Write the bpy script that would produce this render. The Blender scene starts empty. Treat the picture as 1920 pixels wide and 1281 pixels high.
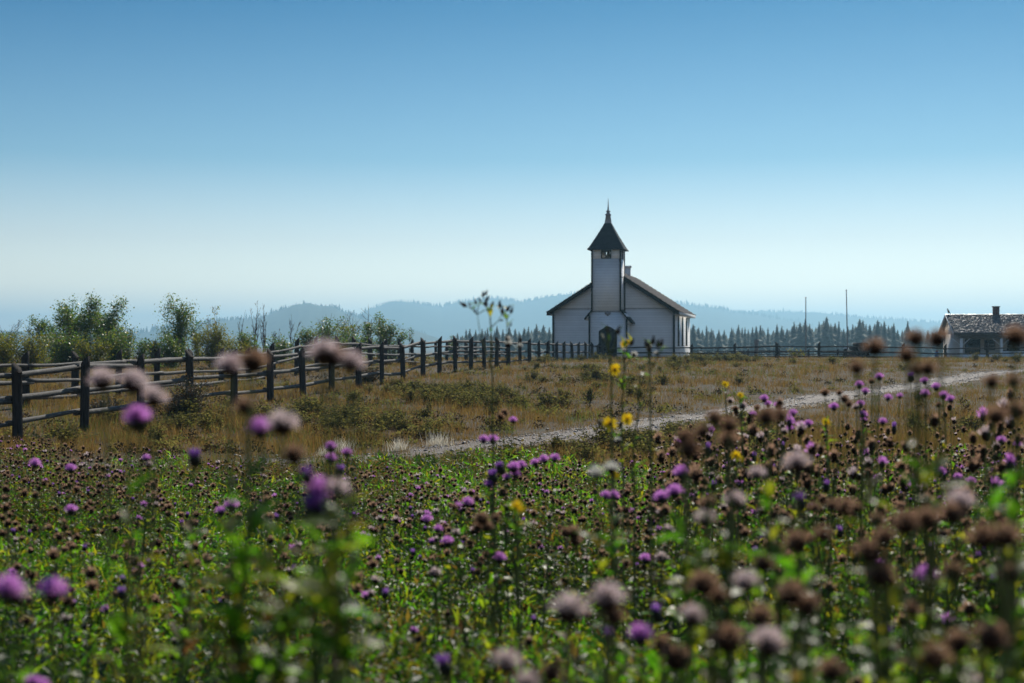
import bpy, math, random
import numpy as np
R = math.radians
scene = bpy.context.scene
F, HY, CH = 2667.0, 645.0, 1.9          # focal length in photo pixels, horizon row, camera height
# ---------------- camera ----------------
cam_d = bpy.data.cameras.new("camera"); cam = bpy.data.objects.new("camera", cam_d)
scene.collection.objects.link(cam); scene.camera = cam
cam.location = (0, 0, CH); cam.rotation_euler = (R(90), 0, 0)
cam_d.lens = 50; cam_d.sensor_width = 36; cam_d.shift_y = 4.5 / 1920
cam_d.clip_start = 0.05; cam_d.clip_end = 30000
cam_d.dof.use_dof = True; cam_d.dof.focus_distance = 20.0; cam_d.dof.aperture_fstop = 3.3
# ---------------- world, sun, exposure ----------------
SUN_AZ, SUN_EL = 17.0, 40.0             # azimuth to the right of the view axis (+Y)
w = bpy.data.worlds.new("World"); scene.world = w; w.use_nodes = True
nt = w.node_tree; bg = nt.nodes["Background"]
sky = nt.nodes.new("ShaderNodeTexSky"); sky.sky_type = 'NISHITA'; sky.sun_disc = False
sky.sun_elevation = R(SUN_EL); sky.sun_rotation = R(SUN_AZ)
sky.altitude = 1200; sky.air_density = 1.5; sky.dust_density = 0.35; sky.ozone_density = 2.5
# sky tint: pale horizon, deeper blue above, lifted out of view as added fill
wtc = nt.nodes.new("ShaderNodeTexCoord"); wsp = nt.nodes.new("ShaderNodeSeparateXYZ"); nt.links.new(wtc.outputs["Generated"], wsp.inputs[0])
wmr = nt.nodes.new("ShaderNodeMapRange"); wmr.inputs[1].default_value = 0; wmr.inputs[2].default_value = .5; nt.links.new(wsp.outputs[2], wmr.inputs[0])
wcr = nt.nodes.new("ShaderNodeValToRGB"); SKYT = [(0, 1.55, 1.4, 1.45), (.04, 1.50, 1.34, 1.34), (.073, 1.0, .92, .98), (.128, .36, .55, .70), (.233, .0, .24, .44), (.32, .14, .36, .58), (.5, .80, .90, 1.0)]
while len(wcr.color_ramp.elements) < len(SKYT): wcr.color_ramp.elements.new(.5)
for i_, (z_, r_, g_, b_) in enumerate(SKYT): wcr.color_ramp.elements[i_].position = z_ * 2; wcr.color_ramp.elements[i_].color = (r_ / 1.5, g_ / 1.5, b_ / 1.5, 1)
nt.links.new(wmr.outputs[0], wcr.inputs[0])
wm = nt.nodes.new("ShaderNodeMix"); wm.data_type = 'RGBA'; wm.blend_type = 'MULTIPLY'; wm.inputs[0].default_value = 1
nt.links.new(sky.outputs[0], wm.inputs[6]); nt.links.new(wcr.outputs[0], wm.inputs[7]); nt.links.new(wm.outputs[2], bg.inputs[0]); bg.inputs[1].default_value = 0.15
sl = bpy.data.lights.new("sun", 'SUN'); sl.energy = 5.0; sl.angle = R(0.5); sl.color = (1.0, 0.93, 0.82)
so = bpy.data.objects.new("sun", sl); scene.collection.objects.link(so)
so.rotation_euler = (R(SUN_EL - 90), 0, R(-SUN_AZ)); so.rotation_euler = (R(-(90 - SUN_EL)), 0, R(-SUN_AZ))
scene.view_settings.view_transform = 'Standard'; scene.view_settings.look = 'None'
scene.view_settings.exposure = 0.0; scene.view_settings.gamma = 1
cy = scene.cycles
cy.use_denoising = True; cy.max_bounces = 8; cy.transparent_max_bounces = 8; cy.transmission_bounces = 5
cy.diffuse_bounces = 3; cy.glossy_bounces = 2; cy.volume_bounces = 0
cy.sample_clamp_indirect = 4.0; cy.caustics_reflective = False; cy.caustics_refractive = False

rnd = random.Random(7); rng = np.random.default_rng(7)
col = scene.collection

# ---------------- materials ----------------
def ramp(nt, fac, cols):
    n = nt.nodes.new("ShaderNodeValToRGB"); cr = n.color_ramp
    while len(cr.elements) < len(cols): cr.elements.new(0.5)
    for i, c in enumerate(cols):
        cr.elements[i].position = i / max(1, len(cols) - 1); cr.elements[i].color = (*c, 1)
    nt.links.new(fac, n.inputs[0]); return n.outputs[0]
def mat(name, cols, by='noise', scale=5.0, rough=0.8, transl=0.0, spec=0.3, bump=0.0, bscale=None, coords='Object', stretch=None, tcols=None):
    m = bpy.data.materials.new(name); m.use_nodes = True; nt = m.node_tree
    p = nt.nodes["Principled BSDF"]; p.inputs["Roughness"].default_value = rough
    p.inputs["Specular IOR Level"].default_value = spec
    tc = nt.nodes.new("ShaderNodeTexCoord"); mp = nt.nodes.new("ShaderNodeMapping")
    nt.links.new(tc.outputs[coords], mp.inputs[0])
    if stretch: mp.inputs["Scale"].default_value = stretch
    if by == 'island':
        g = nt.nodes.new("ShaderNodeNewGeometry"); fac = g.outputs["Random Per Island"]
    elif by == 'object':
        g = nt.nodes.new("ShaderNodeObjectInfo"); fac = g.outputs["Random"]
    else:
        g = nt.nodes.new("ShaderNodeTexNoise"); g.inputs["Scale"].default_value = scale; g.inputs["Detail"].default_value = 6
        nt.links.new(mp.outputs[0], g.inputs["Vector"])
        mr = nt.nodes.new("ShaderNodeMapRange"); mr.inputs[1].default_value = 0.3; mr.inputs[2].default_value = 0.7
        nt.links.new(g.outputs[0], mr.inputs[0]); fac = mr.outputs[0]
    c = ramp(nt, fac, cols); nt.links.new(c, p.inputs["Base Color"])
    if bump:
        n = nt.nodes.new("ShaderNodeTexNoise"); n.inputs["Scale"].default_value = bscale or scale * 4; n.inputs["Detail"].default_value = 5
        nt.links.new(mp.outputs[0], n.inputs["Vector"])
        b = nt.nodes.new("ShaderNodeBump"); b.inputs["Strength"].default_value = bump; b.inputs["Distance"].default_value = 0.02
        nt.links.new(n.outputs[0], b.inputs["Height"]); nt.links.new(b.outputs[0], p.inputs["Normal"])
    if transl:
        t = nt.nodes.new("ShaderNodeBsdfTranslucent"); mx = nt.nodes.new("ShaderNodeMixShader"); mx.inputs[0].default_value = transl
        tcol = ramp(nt, fac, tcols) if tcols else c
        nt.links.new(tcol, t.inputs[0]); nt.links.new(p.outputs[0], mx.inputs[1]); nt.links.new(t.outputs[0], mx.inputs[2])
        nt.links.new(mx.outputs[0], nt.nodes["Material Output"].inputs[0])
    return m
M = {}
M['leaf'] = mat('thistle leaf', [(.03, .070, .010), (.045, .09, .012), (.07, .115, .015), (.13, .13, .02), (.03, .065, .012)], 'island', rough=.42, transl=.5, spec=.35,
                tcols=[(.10, .36, .010), (.17, .48, .012), (.28, .56, .02), (.56, .52, .02), (.06, .28, .010)])
M['leaf_deep'] = mat('deep green leaf', [(.012, .032, .009), (.02, .046, .010), (.03, .06, .012)], 'island', rough=.5, transl=.35, spec=.3,
                     tcols=[(.05, .12, .010), (.08, .17, .012), (.13, .23, .015)])
M['leaf_dry'] = mat('browning leaf', [(.10, .07, .025), (.06, .08, .02), (.16, .11, .03), (.08, .05, .025)], 'island', rough=.6, transl=.4,
                    tcols=[(.26, .16, .03), (.16, .20, .02), (.38, .25, .03), (.18, .09, .03)])
M['stem'] = mat('thistle stem', [(.06, .085, .02), (.10, .11, .03)], 'object', rough=.6)
M['purple'] = mat('purple florets', [(.22, .04, .27), (.32, .07, .36), (.16, .03, .22)], 'island', rough=.9, spec=.1, transl=.55, tcols=[(.90, .32, .92), (.97, .50, .97), (.80, .24, .86)])
M['violet'] = mat('violet florets', [(.09, .03, .17), (.14, .05, .24)], 'island', rough=.9, spec=.1, transl=.5, tcols=[(.35, .15, .6), (.5, .22, .7)])
M['pale'] = mat('faded florets', [(.20, .14, .14), (.32, .24, .23), (.12, .08, .08)], 'island', rough=.9, spec=.1, transl=.6, tcols=[(.80, .62, .64), (.92, .78, .76), (.60, .42, .42)])
M['tan'] = mat('dried florets', [(.08, .045, .03), (.13, .08, .055), (.05, .03, .02)], 'island', rough=.9, spec=.1, transl=.55, tcols=[(.44, .26, .16), (.58, .37, .25), (.28, .15, .09)])
M['fluff'] = mat('seed fluff', [(.72, .68, .60), (.8, .78, .72)], 'island', rough=.8, transl=.5)
M['bract'] = mat('green bracts', [(.012, .012, .007), (.022, .02, .010)], 'island', rough=.7)
M['bract_dry'] = mat('dry bracts', [(.016, .010, .007), (.03, .018, .012), (.010, .007, .005)], 'island', rough=.95, spec=.05)
M['yellow'] = mat('yellow rays', [(.90, .58, .01), (.95, .68, .02)], 'island', rough=.6, transl=.6)
M['disc'] = mat('flower disc', [(.20, .09, .01), (.10, .05, .01)], 'noise', scale=400, rough=.9)
M['dry_stem'] = mat('dry stem', [(.20, .17, .13), (.13, .10, .08)], 'noise', scale=9, rough=.8)
M['bud_dark'] = mat('dark bud', [(.03, .025, .02), (.06, .045, .03)], 'island', rough=.8)
M['grass'] = mat('dry grass', [(.13, .075, .028), (.10, .055, .022), (.18, .115, .042), (.07, .058, .02), (.12, .06, .03)], 'island', rough=.95, spec=.05, transl=.4,
                 tcols=[(.38, .22, .06), (.27, .155, .04), (.48, .31, .085), (.22, .18, .03), (.35, .16, .05)])
M['grass_green'] = mat('green grass', [(.06, .09, .02), (.09, .11, .03), (.13, .12, .04)], 'island', rough=.9, spec=.1, transl=.4,
                       tcols=[(.14, .22, .03), (.18, .22, .04), (.26, .22, .05)])
M['grass_pale'] = mat('bleached grass', [(.66, .60, .46), (.78, .72, .60)], 'island', rough=.6, transl=.5)
M['sage'] = mat('sage leaf', [(.09, .09, .03), (.06, .065, .022), (.13, .12, .035), (.11, .085, .035)], 'island', rough=.95, spec=.04, transl=.45, tcols=[(.26, .26, .06), (.18, .19, .04), (.34, .30, .07), (.28, .2, .06)])
M['scrub'] = mat('brown scrub leaf', [(.05, .03, .015), (.07, .045, .02), (.04, .035, .015), (.025, .02, .010)], 'island', rough=.95, spec=.04, transl=.3)
M['sage_stem'] = mat('sage twig', [(.08, .06, .045), (.05, .04, .03)], 'noise', scale=8, rough=.9)
M['bush_dark'] = mat('bush leaf', [(.03, .05, .015), (.05, .06, .02), (.20, .09, .015), (.04, .05, .02)], 'island', rough=.6, transl=.3)
M['poplar'] = mat('poplar leaf', [(.035, .075, .02), (.05, .10, .025), (.07, .11, .03), (.12, .12, .02)], 'island', rough=.4, transl=.35, spec=.5,
                  tcols=[(.12, .28, .02), (.17, .36, .025), (.27, .38, .03), (.46, .38, .03)])
M['willow'] = mat('yellow willow leaf', [(.10, .12, .02), (.15, .15, .02), (.06, .09, .02), (.20, .16, .02)], 'island', rough=.45, transl=.45,
                  tcols=[(.26, .30, .02), (.38, .34, .02), (.15, .22, .02), (.45, .32, .02)])
M['bark'] = mat('bark', [(.09, .075, .06), (.16, .14, .12)], 'noise', scale=6, rough=.9)
M['bare'] = mat('bare twig bark', [(.14, .12, .115), (.08, .065, .06)], 'noise', scale=3, rough=.9)
M['spruce'] = mat('spruce needles', [(.022, .038, .022), (.035, .055, .028), (.016, .028, .018)], 'island', rough=.8)
M['hill'] = mat('forested hill', [(.030, .045, .028), (.05, .065, .035), (.02, .035, .022)], 'noise', scale=.02, rough=1, coords='Object')
M['post'] = mat('weathered post', [(.030, .027, .025), (.06, .053, .047), (.018, .016, .015)], 'noise', scale=3, rough=.9, bump=.6, stretch=(9, 9, .8), spec=.04)
M['rail'] = mat('grey peeled rail', [(.105, .094, .08), (.06, .054, .046), (.17, .155, .135)], 'noise', scale=4, rough=.75, bump=.5, stretch=(1.2, 1.2, 8))
M['post_pale'] = mat('pale post', [(.22, .20, .18), (.30, .28, .25)], 'noise', scale=3, rough=.9, stretch=(9, 9, .8))
M['black'] = mat('dark green trim paint', [(.005, .009, .008), (.009, .013, .012)], 'noise', scale=3, rough=.7, spec=.08)
M['roof'] = mat('dark shingles', [(.008, .016, .022), (.018, .030, .038), (.011, .020, .027)], 'island', rough=.7, spec=.2)
M['roof_brown'] = mat('brown shingles', [(.07, .045, .035), (.11, .08, .065), (.045, .034, .03)], 'island', rough=.75, spec=.2)
M['shake'] = mat('cabin shakes', [(.02, .02, .022), (.05, .045, .045), (.018, .018, .02), (.17, .16, .15), (.03, .028, .028)], 'island', rough=.4, spec=.6)
M['brick'] = mat('chimney brick', [(.10, .045, .04), (.15, .08, .07)], 'noise', scale=9, rough=.9)
M['bell'] = mat('bell bronze', [(.08, .06, .03), (.12, .09, .05)], 'noise', scale=9, rough=.4)
M['glass'] = mat('dark window glass', [(.01, .012, .014), (.02, .022, .025)], 'noise', scale=2, rough=.1, spec=.6)
M['white'] = mat('white trim', [(.74, .74, .73), (.66, .66, .65)], 'noise', scale=4, rough=.5)
M['blue'] = mat('blue barrel', [(.03, .09, .20), (.04, .12, .26)], 'noise', scale=4, rough=.5)
M['red'] = mat('reddish lid', [(.18, .05, .06), (.22, .07, .08)], 'noise', scale=6, rough=.6)
M['stone'] = mat('pale stone', [(.55, .53, .48), (.7, .68, .62)], 'noise', scale=8, rough=.8)
M['gravel'] = mat('gravel', [(.16, .135, .12), (.09, .072, .062), (.32, .29, .27), (.12, .10, .088)], 'island', rough=.55, spec=.5)
M['galv'] = mat('grey metal', [(.30, .30, .31), (.2, .2, .21)], 'noise', scale=4, rough=.5)

def siding(name, base, pitch, shingle=False):
    m = mat(name, [tuple(c * .93 for c in base), base], 'noise', scale=1.5, rough=.55)
    nt = m.node_tree; p = nt.nodes["Principled BSDF"]
    tc = nt.nodes.new("ShaderNodeTexCoord"); sp = nt.nodes.new("ShaderNodeSeparateXYZ"); nt.links.new(tc.outputs['Object'], sp.inputs[0])
    mu = nt.nodes.new("ShaderNodeMath"); mu.operation = 'MULTIPLY'; mu.inputs[1].default_value = 1 / pitch; nt.links.new(sp.outputs[2], mu.inputs[0])
    fr = nt.nodes.new("ShaderNodeMath"); fr.operation = 'FRACT'; nt.links.new(mu.outputs[0], fr.inputs[0])
    inv = nt.nodes.new("ShaderNodeMath"); inv.operation = 'SUBTRACT'; inv.inputs[0].default_value = 1; nt.links.new(fr.outputs[0], inv.inputs[1])
    h = inv.outputs[0]
    if shingle:
        ad = nt.nodes.new("ShaderNodeMath"); ad.operation = 'ADD'; nt.links.new(sp.outputs[0], ad.inputs[0]); nt.links.new(sp.outputs[1], ad.inputs[1])
        fl = nt.nodes.new("ShaderNodeMath"); fl.operation = 'FLOOR'; nt.links.new(mu.outputs[0], fl.inputs[0])
        h2 = nt.nodes.new("ShaderNodeMath"); h2.operation = 'MULTIPLY_ADD'; h2.inputs[1].default_value = .37; nt.links.new(fl.outputs[0], h2.inputs[0])
        s2 = nt.nodes.new("ShaderNodeMath"); s2.operation = 'MULTIPLY'; s2.inputs[1].default_value = 5; nt.links.new(ad.outputs[0], s2.inputs[0])
        nt.links.new(s2.outputs[0], h2.inputs[2])
        f2 = nt.nodes.new("ShaderNodeMath"); f2.operation = 'FRACT'; nt.links.new(h2.outputs[0], f2.inputs[0])
        gt = nt.nodes.new("ShaderNodeMath"); gt.operation = 'GREATER_THAN'; gt.inputs[1].default_value = .1; nt.links.new(f2.outputs[0], gt.inputs[0])
        m2 = nt.nodes.new("ShaderNodeMath"); m2.operation = 'MULTIPLY'; nt.links.new(h, m2.inputs[0]); nt.links.new(gt.outputs[0], m2.inputs[1]); h = m2.outputs[0]
    # each board has its own slightly different weathering; lap shadows painted in as darker lines
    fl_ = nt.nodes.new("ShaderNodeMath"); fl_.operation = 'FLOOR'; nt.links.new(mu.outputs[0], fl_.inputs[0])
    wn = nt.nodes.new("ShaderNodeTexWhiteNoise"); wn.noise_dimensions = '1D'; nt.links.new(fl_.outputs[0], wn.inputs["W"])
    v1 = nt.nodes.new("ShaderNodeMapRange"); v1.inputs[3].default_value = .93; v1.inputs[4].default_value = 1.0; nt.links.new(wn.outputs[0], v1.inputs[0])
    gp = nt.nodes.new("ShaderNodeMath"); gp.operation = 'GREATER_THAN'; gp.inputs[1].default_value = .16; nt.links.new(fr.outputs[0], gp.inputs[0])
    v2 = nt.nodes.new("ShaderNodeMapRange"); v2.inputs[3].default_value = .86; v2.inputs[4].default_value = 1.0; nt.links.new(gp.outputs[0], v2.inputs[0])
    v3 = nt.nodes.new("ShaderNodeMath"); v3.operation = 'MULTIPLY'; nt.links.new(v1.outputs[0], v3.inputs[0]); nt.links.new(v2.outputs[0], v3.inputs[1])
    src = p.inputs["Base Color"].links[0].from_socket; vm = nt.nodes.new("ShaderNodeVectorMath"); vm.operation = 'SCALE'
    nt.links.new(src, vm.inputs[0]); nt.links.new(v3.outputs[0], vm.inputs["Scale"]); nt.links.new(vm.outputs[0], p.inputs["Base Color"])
    b = nt.nodes.new("ShaderNodeBump"); b.inputs["Strength"].default_value = 1; b.inputs["Distance"].default_value = .05
    nt.links.new(h, b.inputs["Height"]); nt.links.new(b.outputs[0], p.inputs["Normal"])
    return m
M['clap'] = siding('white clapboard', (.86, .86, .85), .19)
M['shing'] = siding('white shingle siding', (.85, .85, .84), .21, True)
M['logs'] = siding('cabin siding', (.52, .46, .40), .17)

# ---------------- mesh helpers ----------------
class G:
    def __init__(s): s.V = []; s.P = []; s.n = 0
    def add(s, V, Fc, mi=0):
        V = np.asarray(V, float).reshape(-1, 3)
        if not isinstance(Fc, np.ndarray):
            d = {}
            for f in Fc: d.setdefault(len(f), []).append(f)
            arrs = [np.array(v, int) for v in d.values()]
        else: arrs = [Fc]
        for a in arrs: s.P.append((a + s.n, mi))
        s.V.append(V); s.n += len(V); return s
    def addG(s, g, Mx=None, T=(0, 0, 0), mimap=None):
        V = np.concatenate(g.V)
        if Mx is not None: V = V @ np.asarray(Mx).T
        V = V + np.asarray(T)
        for a, mi in g.P: s.P.append((a + s.n, mi if mimap is None else mimap[mi]))
        s.V.append(V); s.n += len(V); return s
    def inst(s, V, Fc, Ms, Ts, mi=0):          # p copies of a template
        V = np.asarray(V, float); Ms = np.asarray(Ms, float); Ts = np.asarray(Ts, float)
        W = np.einsum('pij,nj->pni', Ms, V) + Ts[:, None, :]
        p, n = len(Ts), len(V)
        for f in (Fc if isinstance(Fc, list) else [Fc]):
            a = (f[None] + (np.arange(p) * n)[:, None, None]).reshape(-1, f.shape[1])
            s.P.append((a + s.n, mi))
        s.V.append(W.reshape(-1, 3)); s.n += p * n; return s
    def box(s, a, b, mi=0):
        x0, y0, z0 = a; x1, y1, z1 = b
        V = [(x0, y0, z0), (x1, y0, z0), (x1, y1, z0), (x0, y1, z0), (x0, y0, z1), (x1, y0, z1), (x1, y1, z1), (x0, y1, z1)]
        return s.add(V, [(0, 3, 2, 1), (4, 5, 6, 7), (0, 1, 5, 4), (1, 2, 6, 5), (2, 3, 7, 6), (3, 0, 4, 7)], mi)
    def prism(s, poly, y0, y1, mi=0):           # polygon in x-z pushed along y
        n = len(poly)
        V = [(x, y0, z) for x, z in poly] + [(x, y1, z) for x, z in poly]
        return s.add(V, [tuple(range(n)), tuple(range(2 * n - 1, n - 1, -1))] + [(i, i + n, (i + 1) % n + n, (i + 1) % n) for i in range(n)], mi)
    def tube(s, pts, rad, sides=6, mi=0, cap=True):
        P = np.asarray(pts, float); n = len(P); rad = np.broadcast_to(np.asarray(rad, float), (n,))
        T = np.gradient(P, axis=0); T /= np.linalg.norm(T, axis=1)[:, None] + 1e-12
        up = np.array([0, 0, 1.0]) if abs(T[0][2]) < .9 else np.array([1.0, 0, 0])
        A = np.cross(T, up); A /= np.linalg.norm(A, axis=1)[:, None] + 1e-9; B = np.cross(T, A)
        th = np.arange(sides) * 2 * math.pi / sides
        V = P[:, None] + rad[:, None, None] * (A[:, None] * np.cos(th)[None, :, None] + B[:, None] * np.sin(th)[None, :, None])
        i = np.arange(n - 1)[:, None] * sides; j = np.arange(sides)[None]; k = (j + 1) % sides
        Fq = np.stack([i + j, i + k, i + k + sides, i + j + sides], -1).reshape(-1, 4)
        base = s.n; s.add(V.reshape(-1, 3), Fq, mi)
        if cap: s.P.append((np.array([list(range(sides))[::-1]]) + base, mi)); s.P.append((np.array([list(range((n - 1) * sides, n * sides))]) + base, mi))
        return s
    def build(s, name, mats, parent=None, smooth=False, link=True):
        me = bpy.data.meshes.new(name); V = np.concatenate(s.V).astype(np.float32)
        me.vertices.add(len(V)); me.vertices.foreach_set('co', V.ravel())
        lens = np.concatenate([np.full(len(a), a.shape[1]) for a, _ in s.P]); idx = np.concatenate([a.ravel() for a, _ in s.P])
        mi = np.concatenate([np.full(len(a), m) for a, m in s.P])
        me.loops.add(len(idx)); me.polygons.add(len(lens))
        me.loops.foreach_set('vertex_index', idx.astype(np.int32))
        me.polygons.foreach_set('loop_start', np.concatenate([[0], np.cumsum(lens)[:-1]]).astype(np.int32))
        me.polygons.foreach_set('loop_total', lens.astype(np.int32))
        me.polygons.foreach_set('material_index', mi.astype(np.int32))
        if smooth: me.polygons.foreach_set('use_smooth', np.ones(len(lens), bool))
        for m in (mats if isinstance(mats, (list, tuple)) else [mats]): me.materials.append(M[m] if isinstance(m, str) else m)
        me.update(calc_edges=True)
        o = bpy.data.objects.new(name, me)
        if link: col.objects.link(o)
        if parent is not None: o.parent = parent
        return o
def tag(o, label=None, cat=None, group=None, kind=None):
    if label: o['label'] = label
    if cat: o['category'] = cat
    if group: o['group'] = group
    if kind: o['kind'] = kind
    return o
def empty(name, loc=(0, 0, 0), rz=0, label=None, cat=None, group=None):
    o = bpy.data.objects.new(name, None); col.objects.link(o); o.location = loc; o.rotation_euler = (0, 0, rz); o.empty_display_size = .2
    return tag(o, label, cat, group)
def copy_tree(o, kids, parent=None):
    c = o.copy(); col.objects.link(c); c.parent = parent
    for ch in kids.get(o.name, []): copy_tree(ch, kids, c)
    return c
def rot(az=0, tilt=0, roll=0, s=1.0):           # z-axis template: roll about z, tilt from vertical, towards azimuth
    ca, sa, ct, st, cr, sr = math.cos(az), math.sin(az), math.cos(tilt), math.sin(tilt), math.cos(roll), math.sin(roll)
    Rz = np.array([[ca, -sa, 0], [sa, ca, 0], [0, 0, 1]]); Ry = np.array([[ct, 0, st], [0, 1, 0], [-st, 0, ct]]); Rr = np.array([[cr, -sr, 0], [sr, cr, 0], [0, 0, 1]])
    return Rz @ Ry @ Rr * s
def rots(az, tilt, roll, s):
    az, tilt, roll, s = [np.asarray(v, float) for v in np.broadcast_arrays(az, tilt, roll, s)]
    z = np.zeros_like(az); o = z + 1
    def mk(r): return np.stack([np.stack(q, -1) for q in r], -2)
    Rz = mk([[np.cos(az), -np.sin(az), z], [np.sin(az), np.cos(az), z], [z, z, o]])
    Ry = mk([[np.cos(tilt), z, np.sin(tilt)], [z, o, z], [-np.sin(tilt), z, np.cos(tilt)]])
    Rr = mk([[np.cos(roll), -np.sin(roll), z], [np.sin(roll), np.cos(roll), z], [z, z, o]])
    return Rz @ Ry @ Rr * s[:, None, None]
def at(px, py, Y): return np.array([(px - 960) / F * Y, Y, CH - (py - HY) / F * Y])

# ---------------- terrain ----------------
PY = [-300, 0, 3, 5, 8, 12, 17, 28, 34, 42, 52, 63, 75, 104, 112, 125, 150, 220, 300, 500, 900, 6000]
PZ = [.6, .58, .52, .42, .28, .15, .07, .06, .13, .28, .50, .72, .83, .85, .66, .5, .2, -1.0, -1.8, -3.8, -5.5, -5.5]
def H(x, y):
    x = np.asarray(x, float); y = np.asarray(y, float)
    z = np.interp(y, PY, PZ)
    n = .035 * np.sin(x * .9 + 1.3) * np.sin(y * .55 + .4) + .05 * np.sin(x * .31 + .7) * np.sin(y * .23 + 2) + .012 * np.sin(x * 3.1 + y * 2.3)
    return z + n * np.clip(y / 12, .3, 1)
def spaced(a, b, n, p): return a + (b - a) * np.linspace(0, 1, n) ** p
ys = np.concatenate([np.linspace(-20, 0, 12), np.linspace(.4, 60, 150), np.linspace(61, 130, 60), spaced(132, 8500, 60, 2.2)])
xr = np.concatenate([np.linspace(0, 30, 70), spaced(31, 6000, 50, 2.6)]); xs = np.concatenate([-xr[::-1][:-1], xr])
XX, YY = np.meshgrid(xs, ys)
g = G(); nx = len(xs)
i = (np.arange(len(ys) - 1)[:, None] * nx + np.arange(nx - 1)[None]).ravel()
g.add(np.stack([XX, YY, H(XX, YY)], -1).reshape(-1, 3), np.stack([i, i + 1, i + 1 + nx, i + nx], -1))
mg = mat('dry meadow soil', [(.055, .038, .02), (.08, .055, .03), (.045, .038, .018), (.10, .065, .036)], 'noise', scale=.8, rough=.95, bump=1.0, bscale=14)
tag(g.build('ground', mg, smooth=True), 'dry brown meadow rolling gently up towards the churchyard', kind='structure')

# track centre line
TX = np.array([(-14, 20.5), (-9.5, 21.2), (-5.4, 21.6), (-2.6, 22.3), (-.56, 24.9), (1.5, 28.6), (4.4, 34.2), (7.1, 38.6), (9.45, 42.3), (13.2, 48), (20.3, 60), (28, 70), (40, 82)])
tt = np.concatenate([[0], np.cumsum(np.linalg.norm(np.diff(TX, axis=0), axis=1))])
ts = np.arange(0, tt[-1], .35)
def smooth_interp(ts): 
    p = np.stack([np.interp(ts, tt, TX[:, 0]), np.interp(ts, tt, TX[:, 1])], -1)
    k = np.ones(11) / 11
    q = p.copy()
    for c in range(2): q[5:-5, c] = np.convolve(p[:, c], k, 'valid')
    return q
TC = smooth_interp(ts)
tan = np.gradient(TC, axis=0); tan /= np.linalg.norm(tan, axis=1)[:, None]; nor = np.stack([-tan[:, 1], tan[:, 0]], -1)
offs = np.linspace(-.98, .98, 10)
wob = 1 + .12 * np.sin(ts * 1.3) + .08 * np.sin(ts * 3.1 + 1)
P2 = TC[:, None] + nor[:, None] * (offs[None] * wob[:, None])[..., None]
Z2 = H(P2[..., 0], P2[..., 1]) + .022 - .02 * (np.abs(np.abs(offs) - .75) < .35)[None] + 0
g = G(); no = len(offs); i = (np.arange(len(ts) - 1)[:, None] * no + np.arange(no - 1)[None]).ravel()
g.add(np.concatenate([P2, Z2[..., None]], -1).reshape(-1, 3), np.stack([i, i + 1, i + 1 + no, i + no], -1))
mt = mat('gravel track', [(.085, .062, .042), (.14, .11, .09), (.07, .048, .03), (.115, .09, .07)], 'noise', scale=2.5, rough=.75, bump=1.0, bscale=25)
tag(g.build('gravel_track', mt, smooth=True), 'pale gravel farm track crossing the meadow', kind='structure')
def track_dist(x, y):
    d = np.full(np.shape(x), 99.0)
    for k in range(0, len(TC), 2): d = np.minimum(d, np.hypot(x - TC[k, 0], y - TC[k, 1]))
    return d
# gravel stones
oct_V = np.array([(1, 0, 0), (0, 1, 0), (-1, 0, 0), (0, -1, 0), (0, 0, .6), (0, 0, -.6)], float)
oct_F = np.array([(0, 1, 4), (1, 2, 4), (2, 3, 4), (3, 0, 4), (1, 0, 5), (2, 1, 5), (3, 2, 5), (0, 3, 5)])
n = 16000; k = rng.integers(0, len(TC), n); o_ = rng.normal(0, .58, n).clip(-1.6, 1.6)
px_ = TC[k, 0] + nor[k, 0] * o_ + rng.uniform(-.2, .2, n); py_ = TC[k, 1] + nor[k, 1] * o_ + rng.uniform(-.2, .2, n)
sz = rng.uniform(.008, .026, n) * (1 + (rng.random(n) < .06))
g = G().inst(oct_V, oct_F, rots(rng.uniform(0, 6.3, n), rng.uniform(0, .6, n), rng.uniform(0, 6, n), sz), np.stack([px_, py_, H(px_, py_) + .012 + sz * .3], -1))
tag(g.build('gravel', 'gravel'), 'loose pale stones on the farm track', kind='stuff')

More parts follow.
